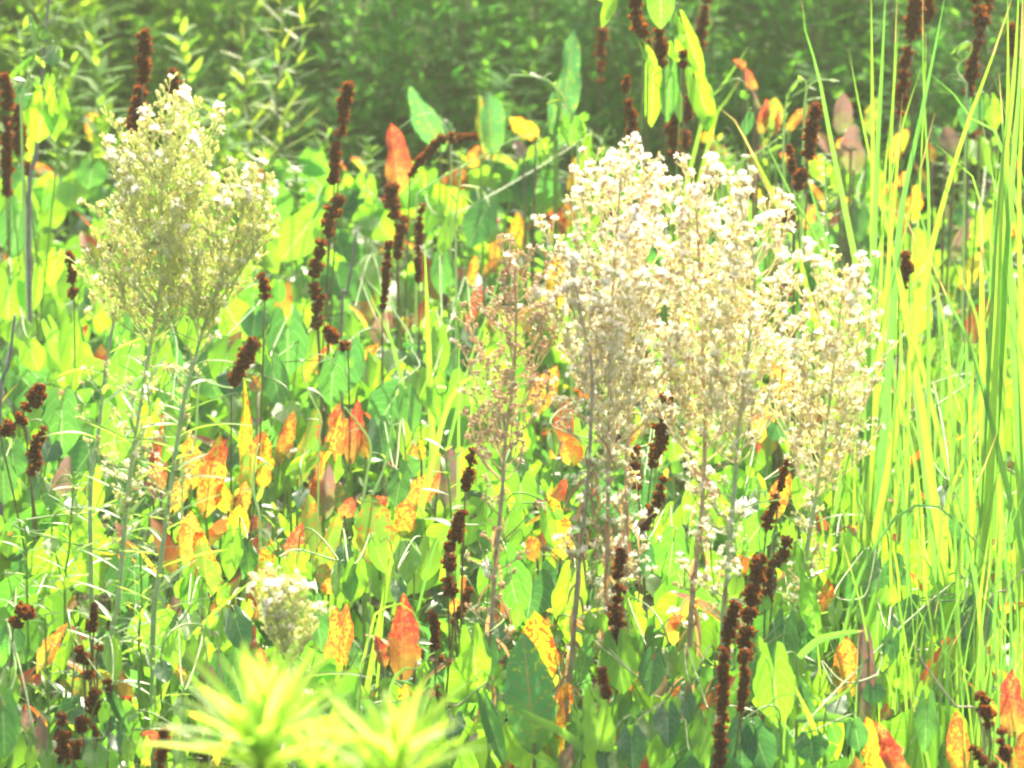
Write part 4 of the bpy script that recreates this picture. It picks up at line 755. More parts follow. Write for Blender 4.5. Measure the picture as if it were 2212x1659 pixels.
grass_tuft('tuft of straight blades rising past the top edge in front of the hedge', [G(2, 0, 36, (1230, 2300), (1232, 1100), (1228, 500), (1220, -120)), G(2, 0, 44, (1230, 2200), (1265, 1100), (1295, 500), (1320, -150)), G(2, 0, 28, (1330, 2200), (1345, 1100), (1370, 500), (1390, -60)), G(2, 0, 22, (1290, 1700), (1310, 1150), (1370, 600), (1400, 140)), G(2, 0, 20, (1330, 1300), (1400, 900), (1425, 600))], 8.35, (14, 1860, 1990, 640, 1180, 7, 14, 50))
grass_tuft('tuft with the leaning blade and a bent yellow leaf, centre of the right grass', [G(2, 0, 46, (1350, 2300), (1420, 1400), (1540, 800), (1640, 300), (1710, -80)), G(2, 0, 26, (1590, 2000), (1590, 1200), (1560, 600), (1555, -90)), G(2, 0, 34, (1380, 1250), (1410, 900), (1480, 640), (1545, 445)), G(2, 0, 42, (2090, 1010), (1900, 800), (1750, 600), (1605, 480)), G(2, 0, 18, (1590, 900), (1620, 800), (1645, 720)), G(2, 0, 20, (1560, 700), (1575, 400), (1575, 200))], 8.2, (16, 1930, 2050, 640, 1200, 7, 15, 60))
grass_tuft('tuft with the long blade crossing diagonally up to the top right corner', [G(2, 0, 44, (1520, 2100), (1640, 1500), (1830, 850), (1990, 420), (2150, -60)), G(2, 0, 30, (2030, 1250), (1980, 1000), (1935, 750)), G(2, 0, 26, (1920, 1270), (1780, 1060), (1640, 930)), G(2, 0, 56, (1945, 1900), (1940, 1500), (1932, 1275)), G(2, 0, 24, (2070, 660), (2000, 610), (1950, 570))], 8.05, (14, 1960, 2090, 700, 1250, 7, 14, 70))
grass_tuft('thick bundle of upright blades at the right edge', [G(2, 0, 70, (2010, 2500), (2060, 1300), (2150, 500), (2180, -100)), G(2, 0, 52, (2060, 2400), (2130, 1300), (2190, 500), (2205, -100)), G(2, 0, 44, (2080, 2200), (2100, 1200), (2110, 500), (2105, -80)), G(2, 0, 50, (2110, 1500), (2080, 900), (2050, 465)), G(2, 0, 40, (2200, 2300), (2180, 1300), (2200, 700), (2212, 0)), G(2, 0, 34, (1990, 2300), (2050, 1300), (2140, 500))], 7.9, (26, 2080, 2190, 500, 1150, 8, 20, 50))
grass_tuft('tuft with blue-green blade running down through the middle grass', [G(2, 1, 56, (1640, 1560), (1560, 950), (1440, 350), (1350, -100)), G(2, 1, 46, (1530, 1050), (1480, 650), (1440, 420)), G(2, 1, 34, (1440, 1700), (1410, 1200), (1395, 880)), G(2, 1, 40, (1900, 700), (1750, 350), (1620, 60), (1560, -100)), G(2, 1, 30, (1840, 560), (1790, 800), (1780, 1000))], 7.9, (22, 1900, 2060, 900, 1300, 7, 15, 60))
grass_tuft('tuft with the pale arching blade that curves over and down to the right', [G(2, 2, 26, (1130, 480), (1270, 200), (1400, 20), (1560, -48), (1700, 0), (1950, 250), (2160, 480)), G(2, 2, 34, (1170, 1370), (1440, 1080), (1800, 700), (2230, 270)), G(2, 2, 20, (1930, 1160), (1700, 920), (1530, 750))], 7.6, (22, 1890, 2060, 1130, 1400, 6, 13, 60))
grass_tuft('low front tuft of thin blades under the arching one', [], 7.35, (34, 1900, 2150, 1130, 1420, 6, 13, 80))
grass_tuft('dense grass clump at the right edge below the thick bundle', [], 7.5, (40, 2060, 2230, 820, 1300, 7, 16, 70))
grass_tuft('grass clump right of the white tufts', [], 8.5, (34, 1880, 2040, 700, 1150, 7, 15, 70))
grass_tuft('far grass blades between the mauve leaf and the seed stalks', [], 9.0, (26, 1860, 2200, 330, 760, 6, 12, 80))
grass_tuft('grass at the right edge, far behind the bundle', [], 8.8, (30, 2040, 2230, 180, 800, 6, 13, 60))
grass_tuft('sparse grass blades among hearts beside the last cream aster', [], 8.15, (22, 1760, 1900, 980, 1260, 6, 11, 50))
grass_tuft('two long green blades with a red tip glowing in the hedge gap', [G(2, 0, 30, (150, 700), (260, 550), (435, 290)), G(2, 0, 34, (200, 800), (290, 640), (385, 490))], 10.05)
grass_tuft('bent pale grass beside the dried aster, folded into an arch', [G(1, 1, 50, (650, 1080), (720, 900), (800, 790), (870, 780), (870, 860), (830, 1100), (790, 1250)), G(1, 1, 40, (950, 1300), (955, 900), (960, 600)), G(1, 1, 26, (760, 1250), (762, 800), (765, 500))], 8.3)
grass_tuft('thin bright blades right of the thin sparse seed stalk', [G(1, 1, 44, (570, 700), (555, 300), (540, -80)), G(1, 1, 20, (830, 700), (960, 350), (1060, 0)), G(1, 1, 36, (340, 600), (230, 350), (140, 150)), G(1, 1, 20, (520, 900), (700, 650), (830, 520))], 8.8)
grass_tuft('forked dry grass with blue-green blade crossing to the upper right, lower left', [G(0, 2, 38, (990, 1400), (1090, 1080), (1300, 740), (1720, 370)), G(0, 2, 22, (990, 1380), (1020, 900), (1040, 560))], 7.5)
grass_tuft('bright folded blades above the red and orange dock leaf', [G(1, 2, 40, (280, 560), (320, 350), (370, 170), (460, 200), (520, 330)), G(1, 2, 26, (590, 260), (680, 130), (750, 20)), G(1, 2, 18, (280, 540), (300, 300), (312, 100))], 7.8)
grass_tuft('arching blade over the red and orange dock leaf', [G(1, 2, 26, (190, 780), (240, 650), (370, 595), (460, 640), (560, 850)), G(1, 2, 40, (310, 1280), (340, 1090), (430, 1010), (530, 1040), (600, 1130))], 7.45)
grass_tuft('wide green blade with a brown tip lying before the biggest dark leaf', [G(1, 2, 60, (1560, 1520), (1450, 1430), (1300, 1350), (1165, 1275)), G(1, 2, 34, (1380, 1659), (1290, 1610), (1215, 1560)), G(1, 2, 36, (1560, 1480), (1520, 1350), (1470, 1220))], 7.0, lying=True)
grass_tuft('yellow lance-shaped leaves lying flat left of the tall spotted dock leaf', [G(2, 2, 50, (750, 940), (880, 830), (1050, 785), (1180, 770)), G(2, 2, 60, (735, 1345), (900, 1330), (1050, 1345), (1155, 1355))], 7.15, lying=True)
grass_tuft('blue-green ribbon leaf dropping to the bottom edge right of the hanging hearts', [G(2, 2, 70, (700, 1659), (690, 1450), (640, 1350)), G(2, 2, 34, (890, 1659), (880, 1500), (820, 1320), (720, 1120)), G(2, 2, 22, (930, 1240), (1100, 1130), (1160, 1000), (1150, 850))], 7.05, lying=True)
# long low blades of the general grass carpet, right of the asters (uncountable thin grass)
def blade_carpet(name, label, n, region, lw, hgt, mat, dz=0):
    B = MB()
    for i in range(n):
        x, y = region(); L = rnd(*hgt); az = rnd(0, 6.28); tilt = rnd(.05, .55)
        V, F, A = leaf_arr('blade', 6, (1,), rnd(*lw) / L, fold=.5, curl=rnd(.1, .9), twist=rnd(-1, 1), tint=random.random())
        up = Vector((math.cos(az) * tilt, math.sin(az) * tilt, 1)); z = Vector((-math.cos(az), -math.sin(az), tilt))
        B.add(xf(V, frame((x, y, gz(x, y) - .005), up, -z, L)), F, A)
    o = bpy.data.objects.new(name, B.mesh(name, M_[mat])); COL.objects.link(o); o['label'] = label; o['category'] = 'grass'; o['kind'] = 'stuff'; return o
def fr_x(y, ext=1.25): return TH * y * ext
def reg_right():
    y = rnd(6.9, 9.6); return rnd(.62, 1.15) * fr_x(y, 1.0), y
def reg_all():
    y = rnd(6.1, 11.2); return rnd(-1, 1) * fr_x(y, 1.6), y
blade_carpet('grass_ground_cover', 'fine bright grass filling the gaps under the tall right-hand tufts', 420, reg_right, (.003, .007), (.2, .5), 'blade')
blade_carpet('thin_grass_ground_cover', 'thin short grass blades threaded through the leafy tangle', 800, reg_all, (.003, .005), (.12, .30), 'blade')
# ---- ground cover: leafy tangle under and between the plants ----------------------------
def leaf_carpet(name, label, n, kind, mat, size, zr, nr, sides, width, cat='ground cover', tilt=(.2, 1.3), reg=reg_all):
    B = MB(); tp = [leaf_arr(kind, nr, sides, width * rnd(.85, 1.15), fold=rnd(.1, .4), curl=rnd(.1, .7), twist=rnd(-.3, .3)) for _ in range(8)]
    for i in range(n):
        x, y = reg(); L = rnd(*size); V, F, A = random.choice(tp); A = A.copy(); A[:, 2] = random.random()
        az = rnd(0, 6.28); dn = rnd(*tilt); dr = Vector((math.cos(az), math.sin(az), -dn)); z = Vector((math.cos(az) * dn + rnd(-.5, .5), math.sin(az) * dn + rnd(-.5, .5), 1))
        zz = zr[0] + (zr[1] - zr[0]) * (random.random() ** .6) + .035 * math.sin(x * 7 + 1) * math.cos(y * 5)
        B.add(xf(V, frame((x, y, zz), dr, z, L)), F, A)
    o = bpy.data.objects.new(name, B.mesh(name, M_[mat])); COL.objects.link(o); o['label'] = label; o['category'] = cat; o['kind'] = 'stuff'; return o
leaf_carpet('heart_leaf_ground_cover', 'tangle of bright heart-shaped leaves covering the ground', 4200, 'heart', 'cover', (.032, .07), (.03, .24), 7, (.4, .8, 1), .85)
leaf_carpet('deep_leaf_ground_cover', 'darker green leaves deep in the tangle', 3600, 'heart', 'heart_shaded', (.03, .06), (.02, .21), 7, (.4, .8, 1), .85)
leaf_carpet('narrow_leaf_ground_cover', 'small narrow leaves mixed through the tangle', 4600, 'lance', 'lance', (.018, .05), (.06, .26), 6, (1,), .24, tilt=(-1.2, .6))
leaf_carpet('rusty_leaf_ground_cover', 'scattered orange and rusty leaves low in the tangle', 520, 'dock', 'dock_orange', (.05, .11), (.06, .31), 9, (.5, 1), .38, tilt=(-3, -.6))
def reg_back():
    y = rnd(9.9, 11.4); return rnd(-1, 1) * fr_x(y, 1.6), y
leaf_carpet('small_weed_ground_cover', 'small pale round-leaved weeds at the foot of the hedge', 2600, 'round', 'cover', (.012, .028), (.02, .24), 5, (1,), .6, tilt=(-.8, .8), reg=reg_back)
# thin wiry stems through the tangle
B = MB()
for i in range(620):
    x, y = reg_all(); z = rnd(.05, .3); a = rnd(0, 6.28); l = rnd(.03, .09)
    p = Vector((x, y, z)); q = p + Vector((math.cos(a) * l, math.sin(a) * l, rnd(-.03, .09)))
    tube(B, smooth([p, p.lerp(q, .5) + Vector((0, 0, rnd(.0, .04))), q], 6), .0008, .0005, 3, tint=random.random())
o = bpy.data.objects.new('wiry_stem_ground_cover', B.mesh('wiry_stem_ground_cover', M_['green_stem'])); COL.objects.link(o)
o['label'] = 'fine wiry green stems looping through the tangle'; o['category'] = 'ground cover'; o['kind'] = 'stuff'
# ---- blurred yellow-green shoots in front -----------------------------------------------
def shoot(label, path, d, n, L, spreadpx, mat='shoot'):
    t = thing('leafy_shoot', label, 'leafy shoot', (at_d(*path[0], d).x, d, 0), 'blurred leafy shoots in front'); B = MB()
    W = [at_d(x, y, d) for x, y in path]; P = smooth([Vector((W[0].x, d, 0)).lerp(W[0], .0)] + W, 40)
    tube(B, P, .0035, .0015, 6); part('stem', B.mesh('stem', M_['green_stem']), t)
    for i in range(n):
        f = i / (n - 1); k = int(39 - f * 27); o = P[k]; az = i * 2.39996 + rnd(-.3, .3)
        el = R(82 - 60 * f ** .9) + rnd(-.45, .35); dr = Vector((math.cos(az) * math.cos(el), math.sin(az) * math.cos(el), math.sin(el)))
        l = L * (.55 + .45 * min(1, f * 3)) * rnd(.85, 1.1)
        part('leaf', random.choice(TPL[mat]), t, frame(o, dr, Vector((0, 0, 1)) - dr * dr.z + Vector((0, 0, .02)), l, l * rnd(.9, 1.25)))
    return t
shoot('left and taller of the two blurred yellow-green shoots at the bottom edge', [(560, 1800), (566, 1670), (572, 1550)], 5.2, 64, .12, 0)
shoot('right and lower of the two blurred yellow-green shoots at the bottom edge', [(850, 1800), (852, 1725), (856, 1645)], 5.15, 54, .105, 0)
shoot('small blurred shoot sprouting low between the two bigger ones', [(700, 1800), (700, 1740), (694, 1670)], 5.25, 34, .09, 0)
# ---- leafy upright weeds ---------------------------------------------------------------------
def lance_weed(label, path, d, n, L, mat, wl=.2, name='leafy_weed', cat='weed', el=(10, 60), leafname='leaf', group=None):
    W = [at_d(x, y, d) for x, y in path]; root = Vector((W[0].x, d, 0)); t = thing(name, label, cat, root, group); B = MB()
    P = arc(smooth([root] + W, 80), 50); tube(B, P, .003, .0012, 6); part('stem', B.mesh('stem', M_['brown_stem' if mat == 'hedge_lime' else 'green_stem']), t)
    ln = sum((b - a).length for a, b in zip(W, W[1:])); k0 = int(50 * (W[0] - root).length / ((W[0] - root).length + ln))
    for i in range(n):
        f = (i + rnd(0, .6)) / n; k = min(49, k0 + int((49 - k0) * f)); o = P[k]; az = i * 2.39996; e = R(rnd(*el))
        dr = Vector((math.cos(az) * math.cos(e), math.sin(az) * math.cos(e), math.sin(e))); l = L * rnd(.7, 1.15) * (1 - .45 * f)
        part(leafname, random.choice(TPL[mat]), t, frame(o, dr, Vector((0, 0, 1)) + dr * .1, l, l * wl / (.14 if mat == 'hedge_lime' else .12) * rnd(.8, 1.2)))
    return t
lance_weed('tall yellow-tinged weed with long pointed leaves in front of the hedge, left of centre', [(603, 330), (600, 180), (612, 60), (600, -60)], 10.4, 30, .10, 'hedge_lime', .13)
lance_weed('long-leaved weed at the top edge, right of the yellow-tinged one', [(628, 300), (640, 150), (660, 40), (690, -40)], 10.6, 22, .085, 'hedge_lime', .13)
lance_weed('fainter long-leaved weed leaning left before the hedge', [(540, 330), (530, 180), (520, 60)], 10.8, 22, .09, 'hedge_lime', .13)
lance_weed('low fresh green weed rosette under the yellow-tinged one', [(570, 400), (575, 350)], 9.95, 18, .06, 'lance', .10, el=(25, 75))
lance_weed('narrow-leaved weed whorl left of the aster stems, halfway down', [(140, 1300), (150, 1180), (160, 1020)], 7.8, 40, .06, 'lance', .09)
lance_weed('narrow-leaved weed in the gap between the left aster stems', [(300, 1420), (306, 1300), (302, 1180)], 7.6, 30, .055, 'lance', .09)
lance_weed('weed with paired leaves on a red stalk, before the tall mauve dock leaf', [(975, 1150), (965, 1010), (958, 925)], 8.0, 12, .055, 'lance', .26)
lance_weed('small weed with narrow bright leaves at the left edge, lower', [(60, 1350), (58, 1240), (56, 1120)], 7.7, 24, .05, 'lance', .12)
lance_weed('pale leafy weed low at the left, beside the bright pointed leaves', [(105, 1560), (100, 1440), (98, 1330)], 7.2, 18, .045, 'lance', .18)
lance_weed('small weed under the looping tendril, left of the veined orange leaf', [(610, 1330), (600, 1180), (592, 1090)], 7.9, 16, .05, 'lance', .2)
lance_weed('upright weed with blue-green leaves left of the double seed stalk', [(1560, 1600), (1568, 1400), (1572, 1250)], 7.9, 18, .05, 'lance', .16)
lance_weed('small round-leaved weed at the foot of the hedge', [(640, 430), (650, 360)], 9.9, 26, .03, 'lance', .6)
lance_weed('thin weed between the cream asters and the grass, halfway up', [(1790, 480), (1785, 400), (1782, 330)], 9.4, 20, .03, 'lance', .35)
# ---- grey dead stick and dry stems ---------------------------------------------------------------
def stick(label, path, d, r, mat='grey_stem', name='dead_stick', cat='dead stem', twigs=0, group=None):
    W = [at_d(x, y, d) for x, y in path]; root = Vector((W[0].x, d, 0)); t = thing(name, label, cat, root, group); B = MB()
    P = smooth([root + Vector((0, 0, -.01))] + W, 40); tube(B, P, r, r * .6, 7, bump=.15)
    for k in range(twigs):
        o = P[int(rnd(12, 38))]; a = rnd(0, 6.28); q = o + Vector((math.cos(a), math.sin(a), rnd(.2, 1.4))) * rnd(.02, .06)
        tube(B, smooth([o, o.lerp(q, .5) + Vector((0, 0, -.004)), q], 5), r * .3, r * .15, 4)
    part('stem', B.mesh('stem', M_[mat]), t); return t
stick('grey bare stick at left carrying the twining heart vine', [(62, 480), (78, 330), (88, 200), (98, 80), (108, -30)], 9.35, .0042, twigs=6)
stick('grey bare stick behind the bright leaves at the left edge', [(0, 900), (20, 780), (32, 680)], 8.6, .0035)
stick('dead grey stem behind the tall seed stalk, leaning right', [(738, 690), (750, 630), (762, 560), (770, 500)], 9.1, .003)
stick('thin pink-brown stalk in the grass below the arching blade', [(1950, 1330), (1925, 1220), (1915, 1130)], 7.9, .002, 'brown_stem', twigs=2)
stick('dry orange grass stem slanting right in the low grass', [(2130, 1350), (2180, 1270), (2212, 1230)], 7.7, .002, 'tan_stem')
stick('thin dry segmented grass stem slanting across the low grass', [(2125, 1600), (2060, 1520), (2000, 1440), (1972, 1390)], 7.1, .0016, 'tan_stem')
stick('forked pale dry stem left of the small pale aster, left prong', [(450, 1500), (440, 1380), (428, 1305)], 7.2, .0015, 'tan_stem')
stick('forked pale dry stem left of the small pale aster, right prong', [(475, 1440), (455, 1370), (440, 1310)], 7.25, .0013, 'tan_stem')
stick('bare pale stem between the shoots and the red dock leaf', [(776, 1530), (795, 1400), (800, 1250)], 7.0, .0013, 'tan_stem')
for i, (x, lab) in enumerate([(1238, 'thick dead brown stem at the foot of the central asters, leftmost'), (1062, 'dead brown stem beside the dried aster foot'), (1300, 'dead pale stem among the central aster stems'), (1475, 'dry curling stem under the right half of the froth'), (1497, 'dry tan stem close to the brown-stemmed aster foot'), (1245, 'broken dead stem low by the biggest dark leaf')]):
    stick(lab, [(x + rnd(-6, 6), 1640 - 60 * (i % 3)), (x + rnd(-8, 8), 1480), (x + rnd(-10, 10), 1300), (x + rnd(-14, 14), 1180 - 30 * (i % 2))], 7.7 + .1 * i, .0036 if i < 2 else .0022, 'brown_stem' if i in (0, 1, 5) else 'tan_stem', twigs=16)
# ---- tendrils (vine tips) -----------------------------------------------------------------------------
def tendril(label, path, d, leaves=6, r=.0023):
    W = [at_d(x, y, d + (.02 * math.sin(i))) for i, (x, y) in enumerate(path)]; root = Vector((W[0].x + rnd(-.02, .02), d, 0)); t = thing('vine_tendril', label, 'vine', root); B = MB()
    P = [root.lerp(W[0], i / 11) for i in range(11)] + arc(smooth(W, 90), 59); tube(B, P, r, r * .6, 6); part('stem', B.mesh('stem', M_['pale_stem']), t)
    for i in range(leaves):
        k = int(14 + 56 * (i + rnd(0, .5)) / leaves); o = P[min(69, k)]; a = rnd(-1, 1); dr = Vector((a, rnd(-.6, .6), rnd(-.5, .8))).normalized(); l = rnd(.014, .034)
        part('leaf', random.choice(TPL['lance']), t, frame(o, dr, Vector((rnd(-.5, .5), rnd(-1, .3), 1)), l, l * rnd(2.1, 3.2)))
    return t
tendril('long vine tip reaching left into the dark hedge, with small pale leaves', [(1250, 330), (1240, 262), (1222, 225), (1205, 195), (1180, 172), (1150, 164), (1100, 162)], 9.4, 16, .003)
tendril('curling pale vine tips left of the tall grass', [(1692, 330), (1694, 260), (1700, 215), (1712, 185), (1730, 170), (1742, 180), (1738, 195)], 9.2, 14)
tendril('vine tip curving right to a star-like bud in front of the hedge', [(1736, 300), (1738, 230), (1745, 190), (1765, 174), (1785, 172), (1805, 176)], 9.2, 6)
tendril('drooping pale vine tip beside the tall red seed stalk top right', [(2088, 180), (2072, 160), (2070, 142), (2094, 118), (2098, 96), (2082, 92), (2054, 118)], 9.2, 5)
tendril('arched vine stem above the two-toned heart leaves', [(900, 420), (960, 380), (1020, 350), (1065, 325), (1110, 300), (1150, 292)], 9.5, 6)
tendril('thin brown twig arching from the red leaf to the bent seed stalk', [(975, 300), (955, 262), (935, 245), (900, 250), (870, 272), (850, 285)], 9.75, 0, .0012)
tendril('vine stem rising straight between hearts right of the bent stalk', [(985, 560), (985, 480), (990, 420), (998, 360)], 9.2, 8)
tendril('spiral pale tendril right of the dark heart pair', [(690, 950), (690, 900), (660, 830), (652, 790), (670, 770), (700, 768), (740, 800)], 8.0, 4, .0014)
tendril('wavy pale tendril from the right-hand left aster stem', [(395, 990), (420, 960), (430, 830), (450, 825), (480, 835), (503, 838)], 8.1, 2)
tendril('looping green tendrils left of the veined orange leaf', [(782, 1090), (792, 1030), (800, 960), (770, 910), (745, 880)], 8.2, 3)
tendril('curved tendril with a pale bud tip right of the looping ones', [(800, 1080), (830, 1010), (845, 930), (842, 900)], 8.2, 3)
tendril('long hanging tendril with small leaves right of the orange patch', [(560, 1110), (548, 1060), (550, 1000), (560, 960)], 8.0, 4)
tendril('vine stem with beaded buds right of the cream froth', [(1795, 620), (1790, 540), (1785, 470), (1782, 340)], 9.0, 16)
tendril('pale vine stem slanting from the froth to the curling tips', [(1560, 390), (1600, 350), (1660, 315), (1700, 280)], 9.25, 5)
tendril('vine shoots climbing at the left of the grey stick', [(45, 220), (60, 170), (75, 130), (72, 80), (66, 52)], 9.3, 12)
# ---- beaded yellow sprigs (unripe seed spikes in the centre-left) ----------------------------------------
# ---- random vines filling the thicket between the traced ones -----------------------------------------------
LM = [(120, 330, 'the grey stick'), (330, 560, 'the tall left aster head'), (245, 760, 'the leaning aster stem'), (345, 860, 'the left aster stems'), (60, 900, 'the heavy leaning seed stalk'), (600, 760, 'the large dark heart pair'), (700, 480, 'the tall seed stalk left of centre'), (860, 450, 'the bent seed stalk'), (560, 980, 'the orange dock patch'), (750, 950, 'the glowing orange dock leaf'), (920, 620, 'the thin sparse seed stalk'), (1110, 760, 'the dried aster'), (1080, 420, 'the two-toned heart leaves'), (890, 1130, 'the veined orange dock leaf'), (500, 1200, 'the red-spotted dock leaves'), (190, 1440, 'the branched dark seed group'), (620, 1370, 'the small pale aster'), (860, 1370, 'the red dock leaf above the shoots'), (985, 1180, 'the curving seed stalk'), (1130, 1450, 'the biggest dark dock leaf'), (1240, 1290, 'the brown aster stem foot'), (1335, 1290, 'the dark spike before the aster stems'), (1430, 950, 'the thick dark seed stalk'), (1520, 1150, 'the brown-stemmed aster foot'), (1620, 1350, 'the big double seed stalk'), (1750, 1150, 'the last cream aster stem'), (1700, 480, 'the broken row of seed whorls'), (1800, 720, 'the last cream aster head'), (1950, 580, 'the dark seed stalk in the grass'), (1850, 1400, 'the tall spotted dock leaf'), (2000, 1250, 'the arching grass blade'), (2120, 1550, 'the corner seed stalk'), (2130, 950, 'the thick grass bundle'), (1560, 640, 'the cream froth')]
def where(px, py):
    b = min(LM, key=lambda q: (q[0] - px) ** 2 + (q[1] - py) ** 2); dx, dy = px - b[0], py - b[1]
    if abs(dx) < 28 and abs(dy) < 28: return 'right against ' + b[2]
    a = 'left of' if dx < 0 else 'right of'; v = 'above' if dy < 0 else 'below'
    if abs(dx) > 2 * abs(dy): return a + ' ' + b[2]
    if abs(dy) > 2 * abs(dx): return v + ' ' + b[2]
    return v + ' and ' + a + ' ' + b[2]
seen = set(); cnt = 0
for gy in range(13):
    for gx in range(15):
        px = 60 + gx * 150 + (gy % 2) * 70 + rnd(-45, 45); py = 420 + gy * 98 + rnd(-35, 35)
        if px > 1880 and random.random() < .45: continue
        if 1190 < px < 1560 and 820 < py < 1430 and random.random() < .7: continue
        if 230 < px < 420 and 950 < py < 1330 and random.random() < .5: continue
        n = random.choice((3, 4, 5, 5, 6)); size = np.interp(py, [400, 1659], [92, 138]); lv = []
        pal = random.choice((HL, 'heart', 'heart', HS, HS))
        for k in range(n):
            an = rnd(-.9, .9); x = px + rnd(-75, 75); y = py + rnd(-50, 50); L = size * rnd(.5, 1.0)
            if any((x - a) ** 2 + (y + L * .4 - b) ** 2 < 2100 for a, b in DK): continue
            lv.append((x * 3, y * 3, (x + math.sin(an) * L) * 3, (y + math.cos(an) * L * rnd(.65, 1)) * 3, L * 3 * rnd(.72, 1.08), random.choice((pal, pal, 'heart', HL))))
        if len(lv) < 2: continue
        colr = {HL: 'lime', 'heart': 'mid-green', HS: 'deep green'}[pal]
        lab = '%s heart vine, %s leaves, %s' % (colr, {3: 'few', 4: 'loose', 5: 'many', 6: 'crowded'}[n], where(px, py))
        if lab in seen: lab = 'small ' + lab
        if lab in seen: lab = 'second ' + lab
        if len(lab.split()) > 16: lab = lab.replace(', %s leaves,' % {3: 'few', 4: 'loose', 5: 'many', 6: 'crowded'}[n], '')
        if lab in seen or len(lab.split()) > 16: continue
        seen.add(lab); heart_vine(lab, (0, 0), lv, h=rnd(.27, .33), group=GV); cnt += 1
# ---- the dark hedge behind -------------------------------------------------------------------------------------
def shrub_meshes(kind, Ls, wr, nst, nlf, rad, H):
    Bf = MB(); Bs = MB(); tp = [leaf_arr('lance', 5, (1,), wr * rnd(.85, 1.2), fold=.35, curl=rnd(-.1, .6), twist=rnd(-.4, .4)) for _ in range(8)]
    for s in range(nst):
        a = rnd(0, 6.28); r0 = rnd(.02, .12); r1 = rad * rnd(.25, 1.1); h = H * (rnd(.55, 1.05) if s % 2 else rnd(.15, .5))
        p0 = Vector((math.cos(a) * r0, math.sin(a) * r0, 0)); p2 = Vector((math.cos(a + rnd(-.4, .4)) * r1, math.sin(a) * r1, h))
        P = smooth([p0, p0.lerp(p2, .5) + Vector((math.cos(a), math.sin(a), 0)) * rad * .12 + Vector((0, 0, h * .07)), p2], 26); tube(Bs, P, .0026, .0010, 4)
        for j in range(nlf):
            f = rnd(.04, 1) ; k = min(24, int(f * 25)); o = P[k].lerp(P[k + 1], random.random()); az = j * 2.4 + rnd(-.3, .3); e = rnd(-.1, .9)
            dr = Vector((math.cos(az) * math.cos(e), math.sin(az) * math.cos(e), math.sin(e))); V, F, A = random.choice(tp); A = A.copy(); A[:, 2] = random.random()
            Bf.add(xf(V, frame(o, dr, Vector((rnd(-.3, .3), rnd(-.3, .3), 1)), rnd(*Ls))), F, A)
    return Bf.mesh('foliage', M_['hedge_left' if kind == 'w' else 'hedge']), Bs.mesh('stem', M_['brown_stem'])
big = [shrub_meshes('w', (.07, .13), .22, 38, 32, .42, 1.0) for _ in range(2)]
fine = [shrub_meshes('f', (.035, .07), .22, 50, 50, .42, 1.0) for _ in range(2)]
pos = ['at the far left', 'left, behind the grey stick', 'behind the left aster head', 'behind the yellow-tinged weed', 'left of centre, behind the tall seed stalk', 'behind the red leaf', 'at centre, behind the long vine tip', 'behind the upright heart leaves', 'right of centre behind the dangling seed stalk', 'behind the pink leaf tips', 'behind the curling tendrils', 'behind the first tall grass blades', 'at the far right behind the grass bundle']
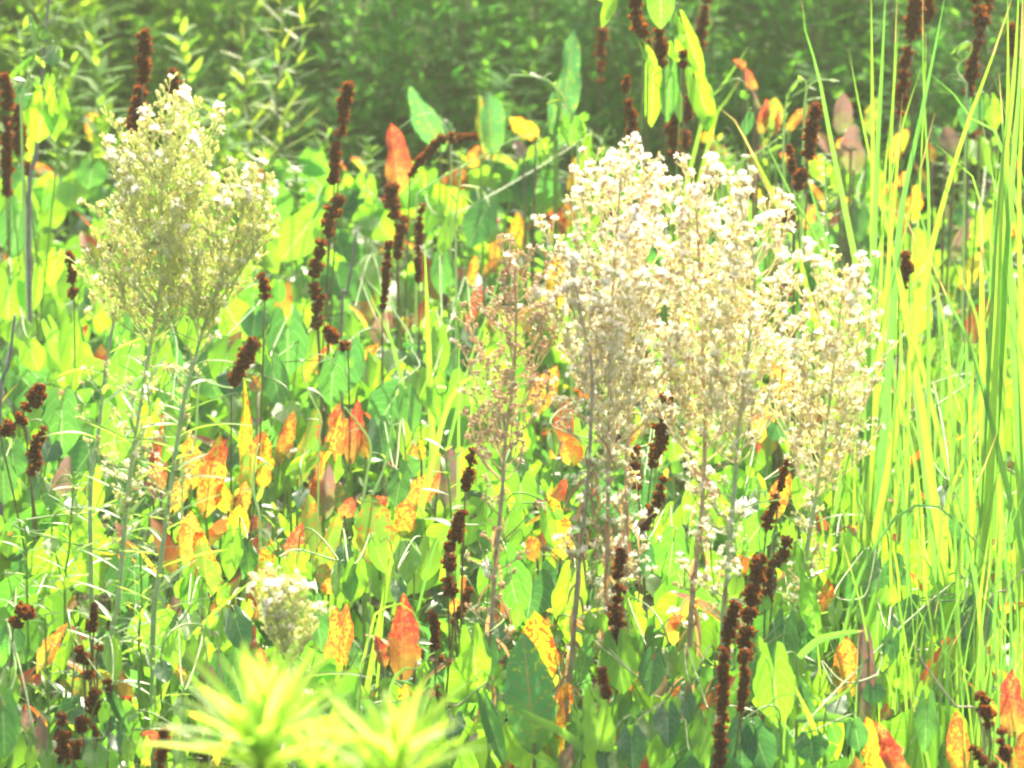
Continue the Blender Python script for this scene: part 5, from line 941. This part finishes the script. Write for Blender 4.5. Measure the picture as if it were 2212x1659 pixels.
for row, (yy, rw) in enumerate(((11.9, 'front row'), (12.6, 'second row'), (13.3, 'rear row'))):
    for i in range(13):
        x = -2.4 + i * .4 + (row % 2) * .2 + rnd(-.06, .06)
        vis = abs(x) < 1.25
        ms = random.choice(big if x < -.45 else fine)
        if row: lab = 'dark shrub of the hedge, %s, %s' % (rw, pos[i])
        else: lab = '%s hedge shrub %s' % ('broad-leaved' if x < -.45 else 'fine-leaved', pos[i])
        t = thing('hedge_shrub', lab, 'shrub', (x, yy + rnd(-.08, .08), 0), 'shaded shrubs of the hedge'); rz = rnd(0, 6.28); s = rnd(.92, 1.1) * ((.84, .96, 1.1)[row] if x < -.45 else (1.0, 1.1, 1.15)[row])
        M = Matrix.Translation(t.location) @ Matrix.Rotation(rz, 4, 'Z') @ Matrix.Scale(s, 4)
        part('foliage', ms[0], t, M); part('stem', ms[1], t, M)

# ---- thin volume added to imitate lens bloom and lifted blacks -----------------------------------------------------------------------
VEIL = 0.0024
me = bpy.data.meshes.new('veil'); x0, x1, y0, y1, z0, z1 = -160, 160, -150, 170, -1.2, 3.4
me.from_pydata([(x, y, z) for z in (z0, z1) for y in (y0, y1) for x in (x0, x1)], [], [(0, 2, 3, 1), (4, 5, 7, 6), (0, 1, 5, 4), (2, 6, 7, 3), (0, 4, 6, 2), (1, 3, 7, 5)])
m, t_ = mat_new('veil'); pv = t_.nodes.new('ShaderNodeVolumePrincipled'); pv.inputs['Color'].default_value = (.90, .98, .74, 1); pv.inputs['Density'].default_value = VEIL; pv.inputs['Anisotropy'].default_value = .4
oo = t_.nodes.new('ShaderNodeOutputMaterial'); t_.links.new(pv.outputs[0], oo.inputs['Volume']); me.materials.append(m)
o = bpy.data.objects.new('veil', me); COL.objects.link(o); o['kind'] = 'stuff'; o['label'] = 'pale milky haze added to imitate lens bloom'; o['category'] = 'veil'

WD = [(30, 'at the far left edge'), (150, 'between the grey stick and the left aster'), (215, 'just left of the left aster'), (420, 'right behind the left aster head'), (470, 'between the left aster and the yellow-tinged weed'), (520, 'next to the yellow-tinged weed'), (690, 'left of the tall centre-left seed stalk'), (790, 'between the tall seed stalk and the red leaf'), (1010, 'below the upright broad leaf'), (1180, 'under the long vine tip'), (1290, 'left of the paired seed stalks'), (1560, 'right of the paired seed stalks'), (1650, 'at the pink leaf tips'), (1840, 'behind the first tall grass blades'), (2060, 'behind the diagonal grass blade')]
for i, (x, lab) in enumerate(WD):
    yt = rnd(40, 220) if x < 560 else rnd(250, 340); d_ = rnd(10.6, 11.0) if x < 560 else rnd(10.1, 10.5)
    lance_weed('green weed on the far rim, ' + lab, [(x, 400), (x + rnd(-12, 12), (400 + yt) / 2), (x + rnd(-30, 30), yt)], d_, 46 if x < 560 else 26, rnd(.08, .11) if x < 560 else .05, 'weed', .23, el=(5, 60), group='leafy weeds along the far edge')
